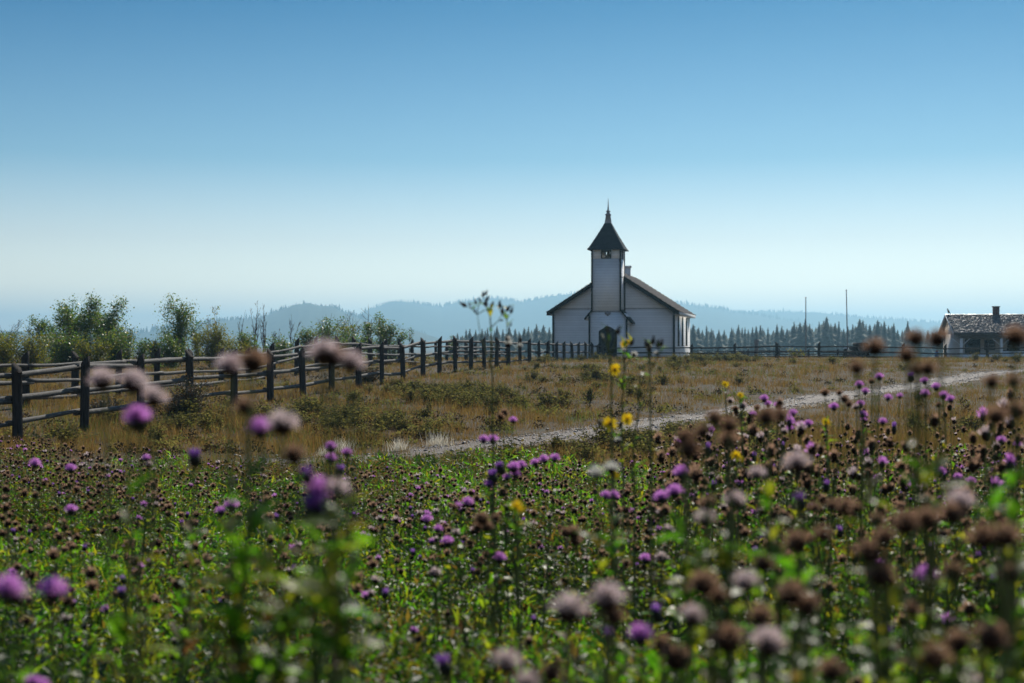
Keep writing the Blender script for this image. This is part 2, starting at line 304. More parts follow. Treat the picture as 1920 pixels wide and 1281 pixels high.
# ---------------- far hills ----------------
def ridge(name, pts, D, label, front=1150, back=1200, seed=1):
    pts = np.array(pts, float); g = G()
    x_px = np.arange(pts[0, 0], pts[-1, 0] + 1, 4.0)
    rs = np.random.default_rng(seed)
    top = CH + (HY - np.interp(x_px, pts[:, 0], pts[:, 1])) * D / F - 8 + rs.normal(0, .5, len(x_px))
    X = (x_px - 960) / F * D
    v = np.concatenate([np.linspace(-front, 0, 22), np.linspace(100, back, 12)])
    XX, VV = np.meshgrid(X, v)
    fall = np.where(VV <= 0, .5 + .5 * np.cos(np.clip(-VV / front, 0, 1) * math.pi), .5 + .5 * np.cos(np.clip(VV / back, 0, 1) * math.pi))
    gully = (np.sin(XX * .008 + VV * .0045) * 13 + np.sin(XX * .025 + 1.7 + seed) * 6) * np.sin(np.clip(-VV / front, 0, 1) * math.pi)
    ZZ = -8 + (top[None] + 8) * fall + gully * (VV < 0)
    XW = XX * (1 + VV / D)
    YW = D + VV + np.sin(XX * .0022 + seed) * 110
    XW = XX / D * YW if False else XW
    nx = len(X); i = (np.arange(len(v) - 1)[:, None] * nx + np.arange(nx - 1)[None]).ravel()
    g.add(np.stack([XW, YW, ZZ], -1).reshape(-1, 3), np.stack([i, i + 1, i + 1 + nx, i + nx], -1))
    tag(g.build(name, 'hill', smooth=True), label, kind='structure')
    # crest trees
    n = int(len(x_px) * 3.2); gx = rs.uniform(0, len(X) - 1.01, n); dv = -np.abs(rs.normal(0, 110, n)) + 10
    xi = np.interp(gx, np.arange(len(X)), X); tz = np.interp(gx, np.arange(len(X)), top)
    fz = .5 + .5 * np.cos(np.clip(-dv / front, 0, 1) * math.pi)
    zz = -8 + (tz + 8) * fz
    yy = D + dv + np.sin(xi * .0022 + seed) * 110
    th = rs.uniform(6, 13, n) * (1 + .5 * (rs.random(n) < .08))
    return np.stack([xi * (1 + dv / D), yy, zz - .8], -1), th
R1 = [(-120, 640), (-40, 624), (60, 621), (150, 624), (240, 622), (300, 612), (400, 600), (500, 592), (533, 581), (564, 573), (591, 571), (607, 576), (631, 574), (649, 582), (671, 588), (700, 597), (760, 612), (840, 640)]
R2 = [(560, 640), (620, 612), (655, 596), (671, 586), (681, 577), (718, 565), (745, 560), (771, 563), (825, 569), (851, 561), (899, 556), (919, 552), (955, 556), (981, 561), (1018, 553), (1062, 549), (1110, 548), (1180, 554), (1240, 562), (1290, 567), (1300, 569), (1332, 572), (1374, 581), (1420, 588), (1480, 600), (1560, 620), (1640, 640)]
R3 = [(1180, 600), (1300, 590), (1374, 584), (1400, 583), (1461, 583), (1526, 586), (1623, 593), (1687, 597), (1752, 601), (1830, 607), (1920, 610), (2060, 618), (2200, 630)]
tr = [ridge('hill', R2, 4500, 'long wooded mountain ridge behind the church', seed=2),
      ridge('hill', R1, 3300, 'lower wooded hill at the left', seed=5),
      ridge('hill', R3, 5400, 'low wooded ridge running off to the right', seed=9)]
cone_V = []; cone_F = []
for lay in range(4):
    z0, z1, r = .05 + lay * .22, .42 + lay * .2, .26 * (1 - lay * .21)
    b = len(cone_V)
    for a in range(6):
        cone_V.append((r * math.cos(a * 1.047 + lay), r * math.sin(a * 1.047 + lay), z0))
    cone_V.append((0, 0, min(1.0, z1)))
    cone_F += [(b + a, b + (a + 1) % 6, b + 6) for a in range(6)]
cone_V = np.array(cone_V); cone_F = np.array(cone_F)
T_ = np.concatenate([a for a, b in tr]); S_ = np.concatenate([b for a, b in tr])
g = G().inst(cone_V, cone_F, rots(rng.uniform(0, 6, len(S_)), 0, 0, S_), T_)
tag(g.build('hill_forest', 'spruce'), 'distant conifers along the crests of the hazy hills', kind='stuff')

# ---------------- haze ----------------
hz = G().box((-6600, -400, -12), (6600, 9000, 185)).build('haze', [])
hz.data.materials.clear(); mh = bpy.data.materials.new('air'); mh.use_nodes = True; n_ = mh.node_tree
n_.nodes.remove(n_.nodes["Principled BSDF"]); pv = n_.nodes.new("ShaderNodeVolumePrincipled")
pv.inputs["Color"].default_value = (.44, .78, 1.0, 1); pv.inputs["Density"].default_value = .00030; pv.inputs["Anisotropy"].default_value = .5
n_.links.new(pv.outputs[0], n_.nodes["Material Output"].inputs["Volume"]); hz.data.materials.append(mh)
tag(hz, 'pale blue haze lying over the valley', kind='stuff')

# ---------------- spruces of the valley wood ----------------
def spruce_mesh(seed, full=1.0):
    r = np.random.default_rng(seed); g = G()
    n = 190; t = np.sort(r.uniform(.06, .985, n)); az = r.uniform(0, 6.28, n)
    prof = (1 - t) ** .85 * (.20 * full) * (1 + .25 * np.sin(t * 40 + seed)) + .012
    L = prof * r.uniform(.7, 1.25, n)
    tmpl = np.array([(0, 0, .02), (.5, .20, -.02), (1, 0, -.12), (.5, -.20, -.02), (.45, 0, .10)])
    fc = np.array([(0, 1, 4), (1, 2, 4), (2, 3, 4), (3, 0, 4)])
    Ms = rots(az, 0, 0, L); Ms[:, :, 1] *= 1.5; Ms[:, 2, 2] *= 1.6
    g.inst(tmpl, fc, Ms, np.stack([0 * t, 0 * t, t], -1))
    g.add(cone_V * np.array([.55 * full, .55 * full, .97]) + (0, 0, .02), cone_F)
    return g
SP = [spruce_mesh(s, f) for s, f in ((1, 1), (2, .8), (3, 1.15), (4, .7), (5, .95))]
KEY = [(858, 623), (874, 616), (881, 615), (892, 617), (904, 615), (914, 613), (932, 609), (943, 616), (955, 611), (966, 615), (983, 613), (991, 611), (1006, 606), (1019, 608), (1030, 612),
       (1300, 606), (1310, 612), (1325, 609), (1334, 615), (1348, 617), (1358, 617), (1372, 613), (1385, 607), (1397, 612), (1411, 612), (1418, 610), (1426, 608), (1440, 612), (1457, 606), (1466, 610), (1476, 615),
       (1489, 602), (1494, 609), (1500, 603), (1510, 596), (1518, 606), (1536, 601), (1550, 592), (1558, 605), (1566, 604), (1573, 601), (1582, 615), (1590, 611), (1599, 606), (1612, 596), (1618, 598), (1631, 607),
       (1640, 606), (1646, 598), (1658, 600), (1666, 609), (1676, 604), (1683, 617), (1692, 617), (1702, 600), (1712, 617), (1725, 620), (1740, 618)]
items = [(x, y, rnd.uniform(455, 490)) for x, y in KEY]
for x in np.arange(845, 1760, 9.3):
    if 1040 < x < 1292: continue
    ky = np.interp(x, [k[0] for k in KEY], [k[1] for k in KEY])
    items.append((x + rnd.uniform(-3, 3), ky + rnd.uniform(2, 17), rnd.uniform(495, 540)))
items.sort()
protos = []
for gi, gm in enumerate(SP):
    e = empty('spruce_tree'); gm.build('crown', 'spruce', e); G().tube([(0, 0, -.02), (0, 0, .5), (0, 0, .9)], [.018, .012, .004], 5).build('trunk', 'bark', e); protos.append(e)
def kids_of(): 
    d = {}
    for o in bpy.data.objects:
        if o.parent: d.setdefault(o.parent.name, []).append(o)
    return d
kd = kids_of(); used = [False] * 5
ORD = ['first', 'second', 'third', 'fourth', 'fifth', 'sixth', 'seventh', 'eighth', 'ninth', 'tenth', 'eleventh', 'twelfth', 'thirteenth', 'fourteenth', 'fifteenth', 'sixteenth', 'seventeenth', 'eighteenth', 'nineteenth', 'twentieth']
def ordinal(n):
    if n <= 20: return ORD[n - 1]
    t = ['twenty', 'thirty', 'forty', 'fifty', 'sixty'][(n // 10) - 2]
    return t + '-' + ORD[n % 10 - 1] if n % 10 else t[:-1] + 'ieth'
nleft = len([1 for a in items if a[0] < 1100]); cl = 0; cnt = {}
for x, y, d in items:
    q = rnd.randrange(5)
    if not used[q]: o = protos[q]; used[q] = True
    else: o = copy_tree(protos[q], kd)
    X = (x - 960) / F * d; z0 = float(np.interp(d, PY, PZ)) - .3; hgt = CH + (HY - y) * d / F - z0
    o.location = (X, d, z0); o.scale = (hgt * rnd.uniform(1.0, 1.45),) * 2 + (hgt,); o.rotation_euler.z = rnd.uniform(0, 6)
    if x < 1100: seg, k_ = 'left of the church', nleft - cl; cl += 1
    elif x < 1511: seg = 'right of the church'; k_ = None
    elif x < 1587: seg = 'right of the shorter flagpole'; k_ = None
    else: seg = 'right of the taller flagpole'; k_ = None
    if k_ is None: cnt[seg] = cnt.get(seg, 0) + 1; k_ = cnt[seg]
    size = 'tall' if y < 604 else 'short' if y > 616 else 'dark'
    tag(o, f'{size} hazy conifer, {ordinal(k_)} {seg} in the valley wood', 'conifer', 'conifers of the valley wood')
for q in range(5):
    if not used[q]: protos[q].location = (80, 480, -5); protos[q].scale = (12, 12, 12)
xs_ = rng.uniform(835, 2050, 900); ds = rng.uniform(545, 640, 900)
ky = np.interp(xs_, [k[0] for k in KEY], [k[1] for k in KEY]) + rng.uniform(8, 20, 900) + np.clip((870 - xs_) * .5, 0, 30)
X_ = (xs_ - 960) / F * ds; hh = CH + (HY - ky) * ds / F + 5.2
g = G().inst(cone_V * np.array([1.1, 1.1, 1]), cone_F, rots(rng.uniform(0, 6, 900), 0, 0, hh), np.stack([X_, ds, 0 * ds - 5.2], -1))
tag(g.build('conifer_woods', 'spruce'), 'dense mass of conifers behind the front row of the valley wood', kind='stuff')
# ---------------- fences ----------------
def post_g(h, wd, slant=.10, seed=0):
    r = np.random.default_rng(seed); g = G(); n = 8
    a = np.arange(n) * 2 * math.pi / n; V = []
    zs = [-.45, .02, h * .5, h - .12]
    for k, z in enumerate(zs):
        w_ = wd * .5 * (1.08 - .03 * k) * (1 + r.normal(0, .04, n)); V.append(np.stack([np.cos(a) * w_, np.sin(a) * w_, 0 * a + z + (0 if k == 0 else .01)], -1))
    w_ = wd * .5 * (1 + r.normal(0, .03, n)); V.append(np.stack([np.cos(a) * w_, np.sin(a) * w_, h + np.cos(a + .4) * slant - slant * .3], -1))
    V = np.concatenate(V); V[:, 0] += V[:, 2] * r.normal(0, .02); V[:, 1] += V[:, 2] * r.normal(0, .02)
    Q = [(k * n + j, k * n + (j + 1) % n, (k + 1) * n + (j + 1) % n, (k + 1) * n + j) for k in range(4) for j in range(n)]
    g.add(V, Q + [tuple(range(4 * n, 5 * n))]); return g
def fence(name, pts, tops, label, rail_z, wd=.19, rr=.052, mp='post', mr='rail', side=1, seed=0, extra=None):
    rr *= .98
    root = empty('fence', (pts[0][0], pts[0][1], 0), 0, label, 'fence')
    ox, oy = pts[0]; r = random.Random(seed)
    P = []
    for k, (x, y) in enumerate(pts):
        gz = float(H(x, y)); zt = tops[k] if tops is not None else gz + 1.38 + r.uniform(-.05, .05)
        o = post_g(max(.9, zt - gz), wd * r.uniform(.88, 1.1), .11, seed * 100 + k).build('post', mp, root); o.location = (x - ox, y - oy, gz); o.rotation_euler.z = r.choice([0, math.pi, .3])
        P.append((x, y, gz, zt))
    for k in range(len(P) - 1):
        a, b = P[k], P[k + 1]
        dx, dy = b[0] - a[0], b[1] - a[1]; L = math.hypot(dx, dy); nx, ny = -dy / L * side * (wd * .5 + rr * .7), dx / L * side * (wd * .5 + rr * .7)
        for zf in rail_z:
            j1, j2 = r.uniform(-.03, .03), r.uniform(-.03, .03)
            za = a[3] - zf + j1; zb = b[3] - zf + j2
            n = 9; pts_ = []; b1, b2, ph = r.uniform(-.018, .018), r.uniform(-.025, .025), r.uniform(0, 6)
            for i in range(n):
                t = -.06 + 1.12 * i / (n - 1)
                wv = math.sin(t * 5 + ph) * .008 + b1 * math.sin(math.pi * t)
                pts_.append((a[0] + dx * t + nx - ox + (zf * 0), a[1] + dy * t + ny - oy + b2 * math.sin(math.pi * t), za + (zb - za) * t + wv))
            w0 = rr * r.uniform(.85, 1.15); rad = [w0 * (1.12 - .25 * i / (n - 1) + r.uniform(-.05, .05)) for i in range(n)]
            if r.random() < .5: rad = rad[::-1]
            G().tube(pts_, rad, 8).build('rail', mr, root, smooth=True)
    return root, P
NPX = [33, 158, 264, 357, 439, 507, 568, 622, 672, 716, 756, 793, 824, 854, 883, 908, 931, 953, 975, 993, 1011, 1027, 1044, 1058, 1073, 1085, 1098, 1110, 1121, 1130, 1138]
NTY = [687, 674, 669, 661, 659, 658, 654, 650, 646, 643, 645, 636, 633, 632, 633, 634, 635, 637, 637, 637, 639, 640, 641, 641, 642, 642, 642, 643, 645, 645, 645]
ND = [27 + 2.62 * k for k in range(len(NPX))]
ext = [(-9.38 - 0.6 * 1, 24.4), ]
npts = [((x - 960) / F * d, d) for x, d in zip(NPX, ND)]; ntop = [CH + (HY - y) / F * d for y, d in zip(NTY, ND)]
npts = [(npts[0][0] - .62, 24.3), (npts[0][0] - 1.3, 21.6)][::-1] + npts; ntop = [ntop[0] - .02, ntop[0] - .01] + ntop
fence('fence', npts, ntop, 'nearer weathered post and rail fence running from the left edge to the church door', (.17, .64, 1.10), seed=1, side=1)
FD = [37.6 + 2.62 * k for k in range(26)]
FX = [-20 + .19 * d for d in FD]
FTY = [663, 663, 659, 657, 657, 655, 654, 645, 636, 633, 632, 633, 636, 637, 638, 639, 640, 640, 641, 642, 642, 643, 643, 644, 644, 645]
fp = list(zip(FX, FD)); ft = [CH + (HY - y) / F * d for y, d in zip(FTY, FD)]
fp = [(FX[0] - .5 * 2, FD[0] - 5.2), (FX[0] - .5, FD[0] - 2.6)] + fp; ft = [ft[0]] * 2 + ft
fence('fence', fp, ft, 'farther post and rail fence on the far side of the lane, running parallel', (.30, .74, 1.16), seed=2, side=-1)
d0 = ND[-1]
X0 = npts[-1][0]
SP_ = 79 / F * 104
rp = [(X0 + (k + .0) * SP_, d0 + (104 - d0) * min(1, k / 3)) for k in range(0, 13)]
rt = [CH + (HY - y) / F * d0 for y in (645, 644, 645, 644, 642, 642, 643, 644, 646, 645, 644, 643, 642)]
rt = [CH + (HY - y) / F * p[1] for y, p in zip((645, 644, 645, 644, 642, 642, 643, 644, 646, 645, 644, 643, 642), rp)]
rroot, RP = fence('fence', rp, rt, 'dark post and rail fence crossing in front of the church and the cabin', (.30, .68, 1.02), wd=.21, rr=.05, seed=3, side=-1, mr='post')
o = post_g(1.42, .30, .02, 77).build('post', 'post_pale', rroot); px_ = (1419 - 960) / F * 104; o.location = (px_ - rp[0][0], 104.3 - rp[0][1], float(H(px_, 104))); tag(o, 'pale thick post')
bp = [((x - 960) / F * 132, 132) for x in (1230, 1288, 1346, 1403, 1460, 1516, 1571, 1628)]
fence('fence', bp, [CH + (HY - 655) / F * 132] * 8, 'low grey fence standing behind the churchyard fence, near the flagpoles', (.18, .48, .8), wd=.2, rr=.045, seed=4, mr='post')

# ---------------- church ----------------
CA = R(12); DC = 108.0
cxx = (1149.5 - 960) / F * DC; cz = float(H(cxx, DC)) - .12
ch = empty('church', (cxx, DC, cz), -CA, 'white wooden church with a square belfry tower and dark pointed roof', 'church')
zb = lambda py, D=DC: CH + (HY - py) / F * D - cz
HW = 4.62; LN = 14.0; WZ = zb(581); RZ = zb(508); FL = -1.0
sl_ = (RZ - WZ) / HW
cent = .15                                       # roof thickness
g = G()
g.prism([(-HW, FL), (HW, FL), (HW, WZ), (0, RZ), (-HW, WZ)], 0, LN, 0)
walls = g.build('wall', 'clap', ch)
BZ = zb(578.5)
g = G(); g.prism([(-HW * (RZ - BZ) / (RZ - WZ) if BZ > WZ else -HW, BZ), (HW * (RZ - BZ) / (RZ - WZ) if BZ > WZ else HW, BZ), (.0, RZ)], -.012, .05)
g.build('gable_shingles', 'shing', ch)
g = G(); g.box((-HW, -.03, BZ - .05), (HW, -.013, BZ)); g.build('belt_board', 'galv', ch)
# roof: two slabs with overhang + shingle rows
oh, fo = .42, .38
for s in (-1, 1):
    g = G(); e = HW + oh; ze = RZ - sl_ * e
    n_ = 15; rows = np.linspace(0, 1, n_ + 1)
    g.prism([(0, RZ + .02), (s * e, ze + .02), (s * e, ze + .12), (0, RZ + .14)], -fo + .02, LN + fo, 0)
    rf = g.build('roof', 'roof_brown', ch)
    g = G(); rr_ = random.Random(5 + s)
    for k in range(n_):
        y = -fo
        t0, t1 = rows[k], rows[k + 1] + .012
        while y < LN + fo:
            wd_ = rr_.uniform(.12, .26); lift = rr_.uniform(.0, .02)
            xa, xb = s * e * t0, s * e * t1; za, zc = RZ + (ze - RZ) * t0 + .13, RZ + (ze - RZ) * t1 + .145
            V = [(xa, y, za), (xb, y, zc + .035 + lift), (xb, y + wd_ - .012, zc + .035 + lift), (xa, y + wd_ - .012, za), (xb, y, zc - .02), (xb, y + wd_ - .012, zc - .02)]
            g.add(V, [(0, 1, 2, 3), (1, 4, 5, 2)]); y += wd_
    g.build('shingles', 'roof_brown', rf)
    # rake boards (front, black) and eave fascia + soffit (white)
    nv = math.cos(math.atan(sl_))
    g = G(); g.prism([(0, RZ + .14), (s * e, ze + .12), (s * (e + .02), ze - .17), (s * (e - .15), ze - .10), (0, RZ - .22)], -fo - .03, -fo + .02)
    g.build('rake_board', 'black', ch)
    g = G(); g.box((min(s * e, s * (e + .03)), -fo + .02, ze - .14), (max(s * e, s * (e + .03)), LN + fo, ze + .1)); g.box((min(s * (HW + .005), s * (e - .002)), -fo + .02, ze - .14), (max(s * (HW + .005), s * (e - .002)), LN + fo, ze - .11))
    g.build('eave_board', 'white', ch)
    g = G(); g.box((min(s * HW - .07, s * HW + .07), -.06, FL), (max(s * HW - .07, s * HW + .07), .06, WZ + .05)); g.build('corner_board', 'black', ch)
# side windows, both sides
for s in (-1, 1):
    for yy in (3.4, 6.8, 10.4):
        z0, z1 = zb(649, 113), zb(594, 113)
        xw = s * HW
        poly = [(yy - .45, z0), (yy + .45, z0), (yy + .45, z1 - .5), (yy + .2, z1 - .12), (yy, z1), (yy - .2, z1 - .12), (yy - .45, z1 - .5)]
        def yz(poly, xa, xb):
            n = len(poly); V = [(xa, a, b) for a, b in poly] + [(xb, a, b) for a, b in poly]
            return V, [tuple(range(n)), tuple(range(2 * n - 1, n - 1, -1))] + [(i, i + n, (i + 1) % n + n, (i + 1) % n) for i in range(n)]
        g = G().add(*yz(poly, xw - s * .02, xw + s * .07)); wn = g.build('window', 'black', ch)
        pin = [((a - yy) * .8 + yy, z0 + .1 + (b - z0) * .93) for a, b in poly]
        G().add(*yz(pin, xw + s * .071, xw + s * .08)).build('pane', 'glass', wn)
# tower
td = 2.15; ty = -td; TWc = -.02 + (0)
def lx(px, D=DC - td):                           # photo column to local x on the tower's front plane
    X = (px - 960) / F
    # point (X*Y, Y) with local y = ty
    # world = c + x*(cos,-sin) + y*(sin,cos)
    a = math.cos(CA); b = math.sin(CA)
    bx_, by_ = cxx + ty * b, DC + ty * a
    return (X * by_ - bx_) / (a + X * b)
x0, x1 = lx(1109.8), lx(1163.4); p0, p1 = lx(1105), lx(1175); tc = (x0 + x1) / 2; pc = (p0 + p1) / 2
Dt = DC - td
zt = zb(466, Dt); zop = zb(484.7, Dt); zj = zb(584, Dt); zs2 = zb(606, Dt)
tw = (x1 - x0) / 2; ty1 = ty + 2 * tw
tow = G(); tow.box((x0, ty, zj - .05), (x1, ty1, zop))
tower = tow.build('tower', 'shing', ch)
# belfry: four pierced walls
wl = .38; g = G(); th = .1
for (ax, a0, a1, b0, b1) in (('x', x0, x1, ty, ty + th), ('x', x0, x1, ty1 - th, ty1), ('y', ty + th, ty1 - th, x0, x0 + th), ('y', ty + th, ty1 - th, x1 - th, x1)):
    c = (a0 + a1) / 2
    if ax == 'x':
        g.box((a0, b0, zop), (c - wl, b1, zt)); g.box((c + wl, b0, zop), (a1, b1, zt)); g.box((c - wl, b0, zt - .07), (c + wl, b1, zt))
    else:
        g.box((b0, a0, zop), (b1, c - wl, zt)); g.box((b0, c + wl, zop), (b1, a1, zt)); g.box((b0, c - wl, zt - .07), (b1, c + wl, zt))
bf = g.build('belfry', 'shing', ch)
g = G(); f_ = .07
for (yy, sgn) in ((ty - .02, 1), (ty1 - .03, 1)):
    c = tc; g.box((c - wl, yy, zop), (c - wl + f_, yy + .05, zt - .07)); g.box((c + wl - f_, yy, zop), (c + wl, yy + .05, zt - .07)); g.box((c - wl + f_, yy, zop), (c + wl - f_, yy + .05, zop + f_)); g.box((c - wl + f_, yy, zt - .07 - f_), (c + wl - f_, yy + .05, zt - .07))
cm = (ty + ty1) / 2
for xx in (x0 - .02, x1 - .03):
    g.box((xx, cm - wl, zop), (xx + .05, cm - wl + f_, zt - .07)); g.box((xx, cm + wl - f_, zop), (xx + .05, cm + wl, zt - .07)); g.box((xx, cm - wl + f_, zop), (xx + .05, cm + wl - f_, zop + f_)); g.box((xx, cm - wl + f_, zt - .07 - f_), (xx + .05, cm + wl - f_, zt - .07))
g.build('opening_frame', 'black', bf)
# bell by lathe
prof = [(.0, .42), (.08, .41), (.12, .36), (.14, .2), (.2, .08), (.26, 0), (.24, -.01), (.0, .02)]
V = []; n_ = 14
for r_, z_ in prof: V += [(tc + .02 + r_ * math.cos(a * 2 * math.pi / n_), cm + r_ * math.sin(a * 2 * math.pi / n_), zop + .16 + z_) for a in range(n_)]
Q = [(k * n_ + j, k * n_ + (j + 1) % n_, (k + 1) * n_ + (j + 1) % n_, (k + 1) * n_ + j) for k in range(len(prof) - 1) for j in range(n_)]
g = G().add(V, Q); g.tube([(x0 + .1, cm, zop + .6), (x1 - .1, cm, zop + .6)], .035, 6); g.build('bell', 'bell', bf, smooth=False)
# tower corner boards
for xx, yy in ((x0, ty), (x1, ty), (x1, ty1)):
    g = G(); g.box((xx - .055, yy - .055, zj - .02), (xx + .055, yy + .055, zt - .02)); g.build('corner_board', 'black', ch)
g = G(); g.box((x1 - .01, -.06, zj), (x1 + .09, -.012, zb(531))); g.build('corner_board', 'black', ch)
g = G(); g.box((x0 + .055, ty - .03, zj - .02), (x1 - .055, ty - .004, zj + .05)); g.box((x1 + .003, ty + .055, zb(520, Dt)), (x1 + .02, ty1 - .055, zb(518.5, Dt))); g.build('belt_board', 'galv', tower)
# bell-cast pyramid roof in courses
rc = (tc, cm); sect = [(1.37, zb(467, Dt)), (1.20, zb(460.5, Dt)), (.84, zb(445, Dt)), (.62, zb(435, Dt)), (.41, zb(425, Dt)), (.23, zb(416, Dt))]
zs_ = np.array([b for a, b in sect]); hs_ = np.array([a for a, b in sect]); rows = 15
g = G(); prev = None
g.box((rc[0] - sect[0][0], rc[1] - sect[0][0], zs_[0] - .05), (rc[0] + sect[0][0], rc[1] + sect[0][0], zs_[0]))
for k in range(rows):
    za, zc = [zs_[0] + (zs_[-1] - zs_[0]) * q / rows for q in (k, k + 1)]
    ha, hb = np.interp(za, zs_, hs_) + .035, np.interp(zc, zs_, hs_)
    nseg = max(2, int(ha / .11))
    for sd in range(4):
        ca_, sa_ = [(1, 0), (0, 1), (-1, 0), (0, -1)][sd]
        for q in range(nseg):
            u0, u1 = -1 + 2 * q / nseg + .012, -1 + 2 * (q + 1) / nseg - .012
            L = []
            lf = rnd.uniform(-.012, .012)
            for (h_, z_, u) in ((ha, za - .03 + lf, u0), (ha, za - .03 + lf, u1), (hb, zc, u1), (hb, zc, u0)):
                lxx, lyy = u * h_, -h_ - (lf if z_ < zc else 0); L.append((rc[0] + lxx * ca_ - lyy * sa_, rc[1] + lxx * sa_ + lyy * ca_, z_))
            g.add(L, [(0, 1, 2, 3)])
    g.box((rc[0] - hb * .97, rc[1] - hb * .97, za - .02), (rc[0] + hb * .97, rc[1] + hb * .97, zc - .01))
troof = g.build('tower_roof', 'roof', ch)
g = G()
def sq(g, pf, mi=0):
    V = []
    for h_, z_ in pf: V += [(rc[0] + a * h_, rc[1] + b * h_, z_) for a, b in ((-1, -1), (1, -1), (1, 1), (-1, 1))]
    Q = [(k * 4 + j, k * 4 + (j + 1) % 4, (k + 1) * 4 + (j + 1) % 4, (k + 1) * 4 + j) for k in range(len(pf) - 1) for j in range(4)]
    g.add(V, Q + [(4 * len(pf) - 4, 4 * len(pf) - 3, 4 * len(pf) - 2, 4 * len(pf) - 1)], mi)
sq(g, [(.24, zb(417, Dt)), (.23, zb(414, Dt)), (.16, zb(402, Dt)), (.2, zb(401, Dt)), (.21, zb(399.5, Dt)), (.13, zb(398.5, Dt)), (.1, zb(395, Dt)), (.15, zb(394.5, Dt)), (.15, zb(393.5, Dt)), (.06, zb(391.5, Dt)), (.035, zb(383, Dt)), (.012, zb(369, Dt))])
g.build('finial', 'galv', troof)
# porch (wider storey under the tower)
g = G(); g.prism([(p0, FL), (p1, FL), (p1, zj - (x0 - p0) * 1.13 - .02), (x1, zj), (x0, zj), (p0, zj - (x0 - p0) * 1.13 - .02)], ty, 0)
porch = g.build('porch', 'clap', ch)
for s, xi, xo in ((-1, x0, p0), (1, x1, p1)):
    xe = xo + s * .36; ze2 = zj - abs(xe - xi) * 1.13
    g = G(); pl = [(xi, zj + .16), (xe, ze2 + .12), (xe, ze2), (xi, zj + .02)]
    g.prism(pl, ty - .14, -.05); pr = g.build('porch_roof', 'black', porch)
    g = G(); g.prism([(xo - s * .0, zj - abs(xo - xi) * 1.13 - .03), (xe - s * .03, ze2 + .0), (xe - s * .06, ze2 - .04), (xo, ze2 - .04)], ty + .02, -.06); g.build('soffit', 'white', pr)
    g = G(); zc_ = zj - abs(xo - xi) * 1.13; g.box((xo - .055, ty - .055, FL), (xo + .055, ty + .055, zc_ - .02)); g.build('corner_board', 'black', porch)
d0_, d1_ = lx(1122.8), lx(1156.8); zd = zb(621, Dt); zp = zb(612, Dt); dm = (d0_ + d1_) / 2
g = G(); g.prism([(d0_, -.5), (d1_, -.5), (d1_, zd), (dm + .18, zp - .04), (dm, zp), (dm - .18, zp - .04), (d0_, zd)], ty - .05, ty + .02)
dr = g.build('door', 'black', porch)
g = G()
for a, b in ((d0_ + .1, dm - .04), (dm + .04, d1_ - .1)):
    for z0, z1 in ((.15, .95), (1.1, zd - .05)): g.box((a + .05, ty - .075, z0), (b - .05, ty - .051, z1))
g.build('door_panel', 'black', dr)
# small trefoil ornament over the door
g = G(); oz = zb(588.5, Dt)
for dx, dz, r_ in ((-.13, .05, .1), (.13, .05, .1), (0, .06, .1), (0, -.07, .09)):
    a = np.arange(10) * .628; g.prism([(pc - .02 + dx + r_ * math.cos(t), oz + dz + r_ * math.sin(t)) for t in a], ty - .03 - abs(dx) * .02 - (.004 if dz < 0 else 0), ty + .01)
g.build('trefoil', 'galv', porch)
# chimney
g = G(); cyy = 8.4; g.box((-.26, cyy - .26, RZ - .5), (.26, cyy + .26, zb(502, 116.4))); g.box((-.34, cyy - .34, zb(502, 116.4)), (.34, cyy + .34, zb(499, 116.4))); g.build('chimney', 'white', ch)

# ---------------- cabin ----------------
HDst = 118.0; HA = R(-6)
hx = (1790 - 960) / F * HDst; hz_ = .5
cb = empty('cabin', (hx, HDst, hz_), 0, 'low cabin with a mossy shake roof, brick chimney and posted porch at the right edge', 'cabin')
Z = lambda py, D=HDst: CH + (HY - py) / F * D - hz_
eZ, rZ = Z(625), Z(590, 121.5); Lh = 11.0; Wd = 7.0; so_ = 1.6     # porch depth
cb.rotation_euler.z = R(-7)
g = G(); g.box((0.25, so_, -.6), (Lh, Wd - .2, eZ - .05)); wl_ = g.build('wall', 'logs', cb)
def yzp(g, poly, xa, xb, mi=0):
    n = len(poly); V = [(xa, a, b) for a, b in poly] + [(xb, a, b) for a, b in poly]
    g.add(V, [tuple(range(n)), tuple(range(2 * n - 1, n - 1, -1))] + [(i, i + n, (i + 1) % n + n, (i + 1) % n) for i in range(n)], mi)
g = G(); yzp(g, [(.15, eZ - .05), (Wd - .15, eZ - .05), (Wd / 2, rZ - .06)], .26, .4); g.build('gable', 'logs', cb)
g = G(); yzp(g, [(-.25, eZ - .12), (-.25, eZ), (Wd / 2, rZ + .02), (Wd + .25, eZ), (Wd + .25, eZ - .12), (Wd / 2, rZ - .1)], -.1, Lh + .2)
rf = g.build('roof', 'shake', cb)
g = G(); rr_ = random.Random(3)
for side in (0, 1):
    nr = 15
    for k in range(nr):
        x = -.14
        while x < Lh + .2:
            wd_ = rr_.uniform(.1, .24); t0, t1 = k / nr, (k + 1) / nr + .015
            ya = Wd / 2 + (-.3 - Wd / 2) * t0; yb = Wd / 2 + (-.3 - Wd / 2) * t1
            za = rZ + (eZ - rZ) * t0 + .04; zc = rZ + (eZ - rZ) * t1 + .075 + rr_.uniform(0, .035)
            if side: ya, yb = Wd - ya, Wd - yb
            tl = rr_.uniform(-.02, .02)
            V = [(x, ya, za), (x, yb, zc + tl), (x + wd_ - .015, yb, zc - tl), (x + wd_ - .015, ya, za), (x, yb, zc - .05), (x + wd_ - .015, yb, zc - .05)]
            g.add(V, [(0, 1, 2, 3), (1, 4, 5, 2)]); x += wd_
g.build('shingles', 'shake', rf)
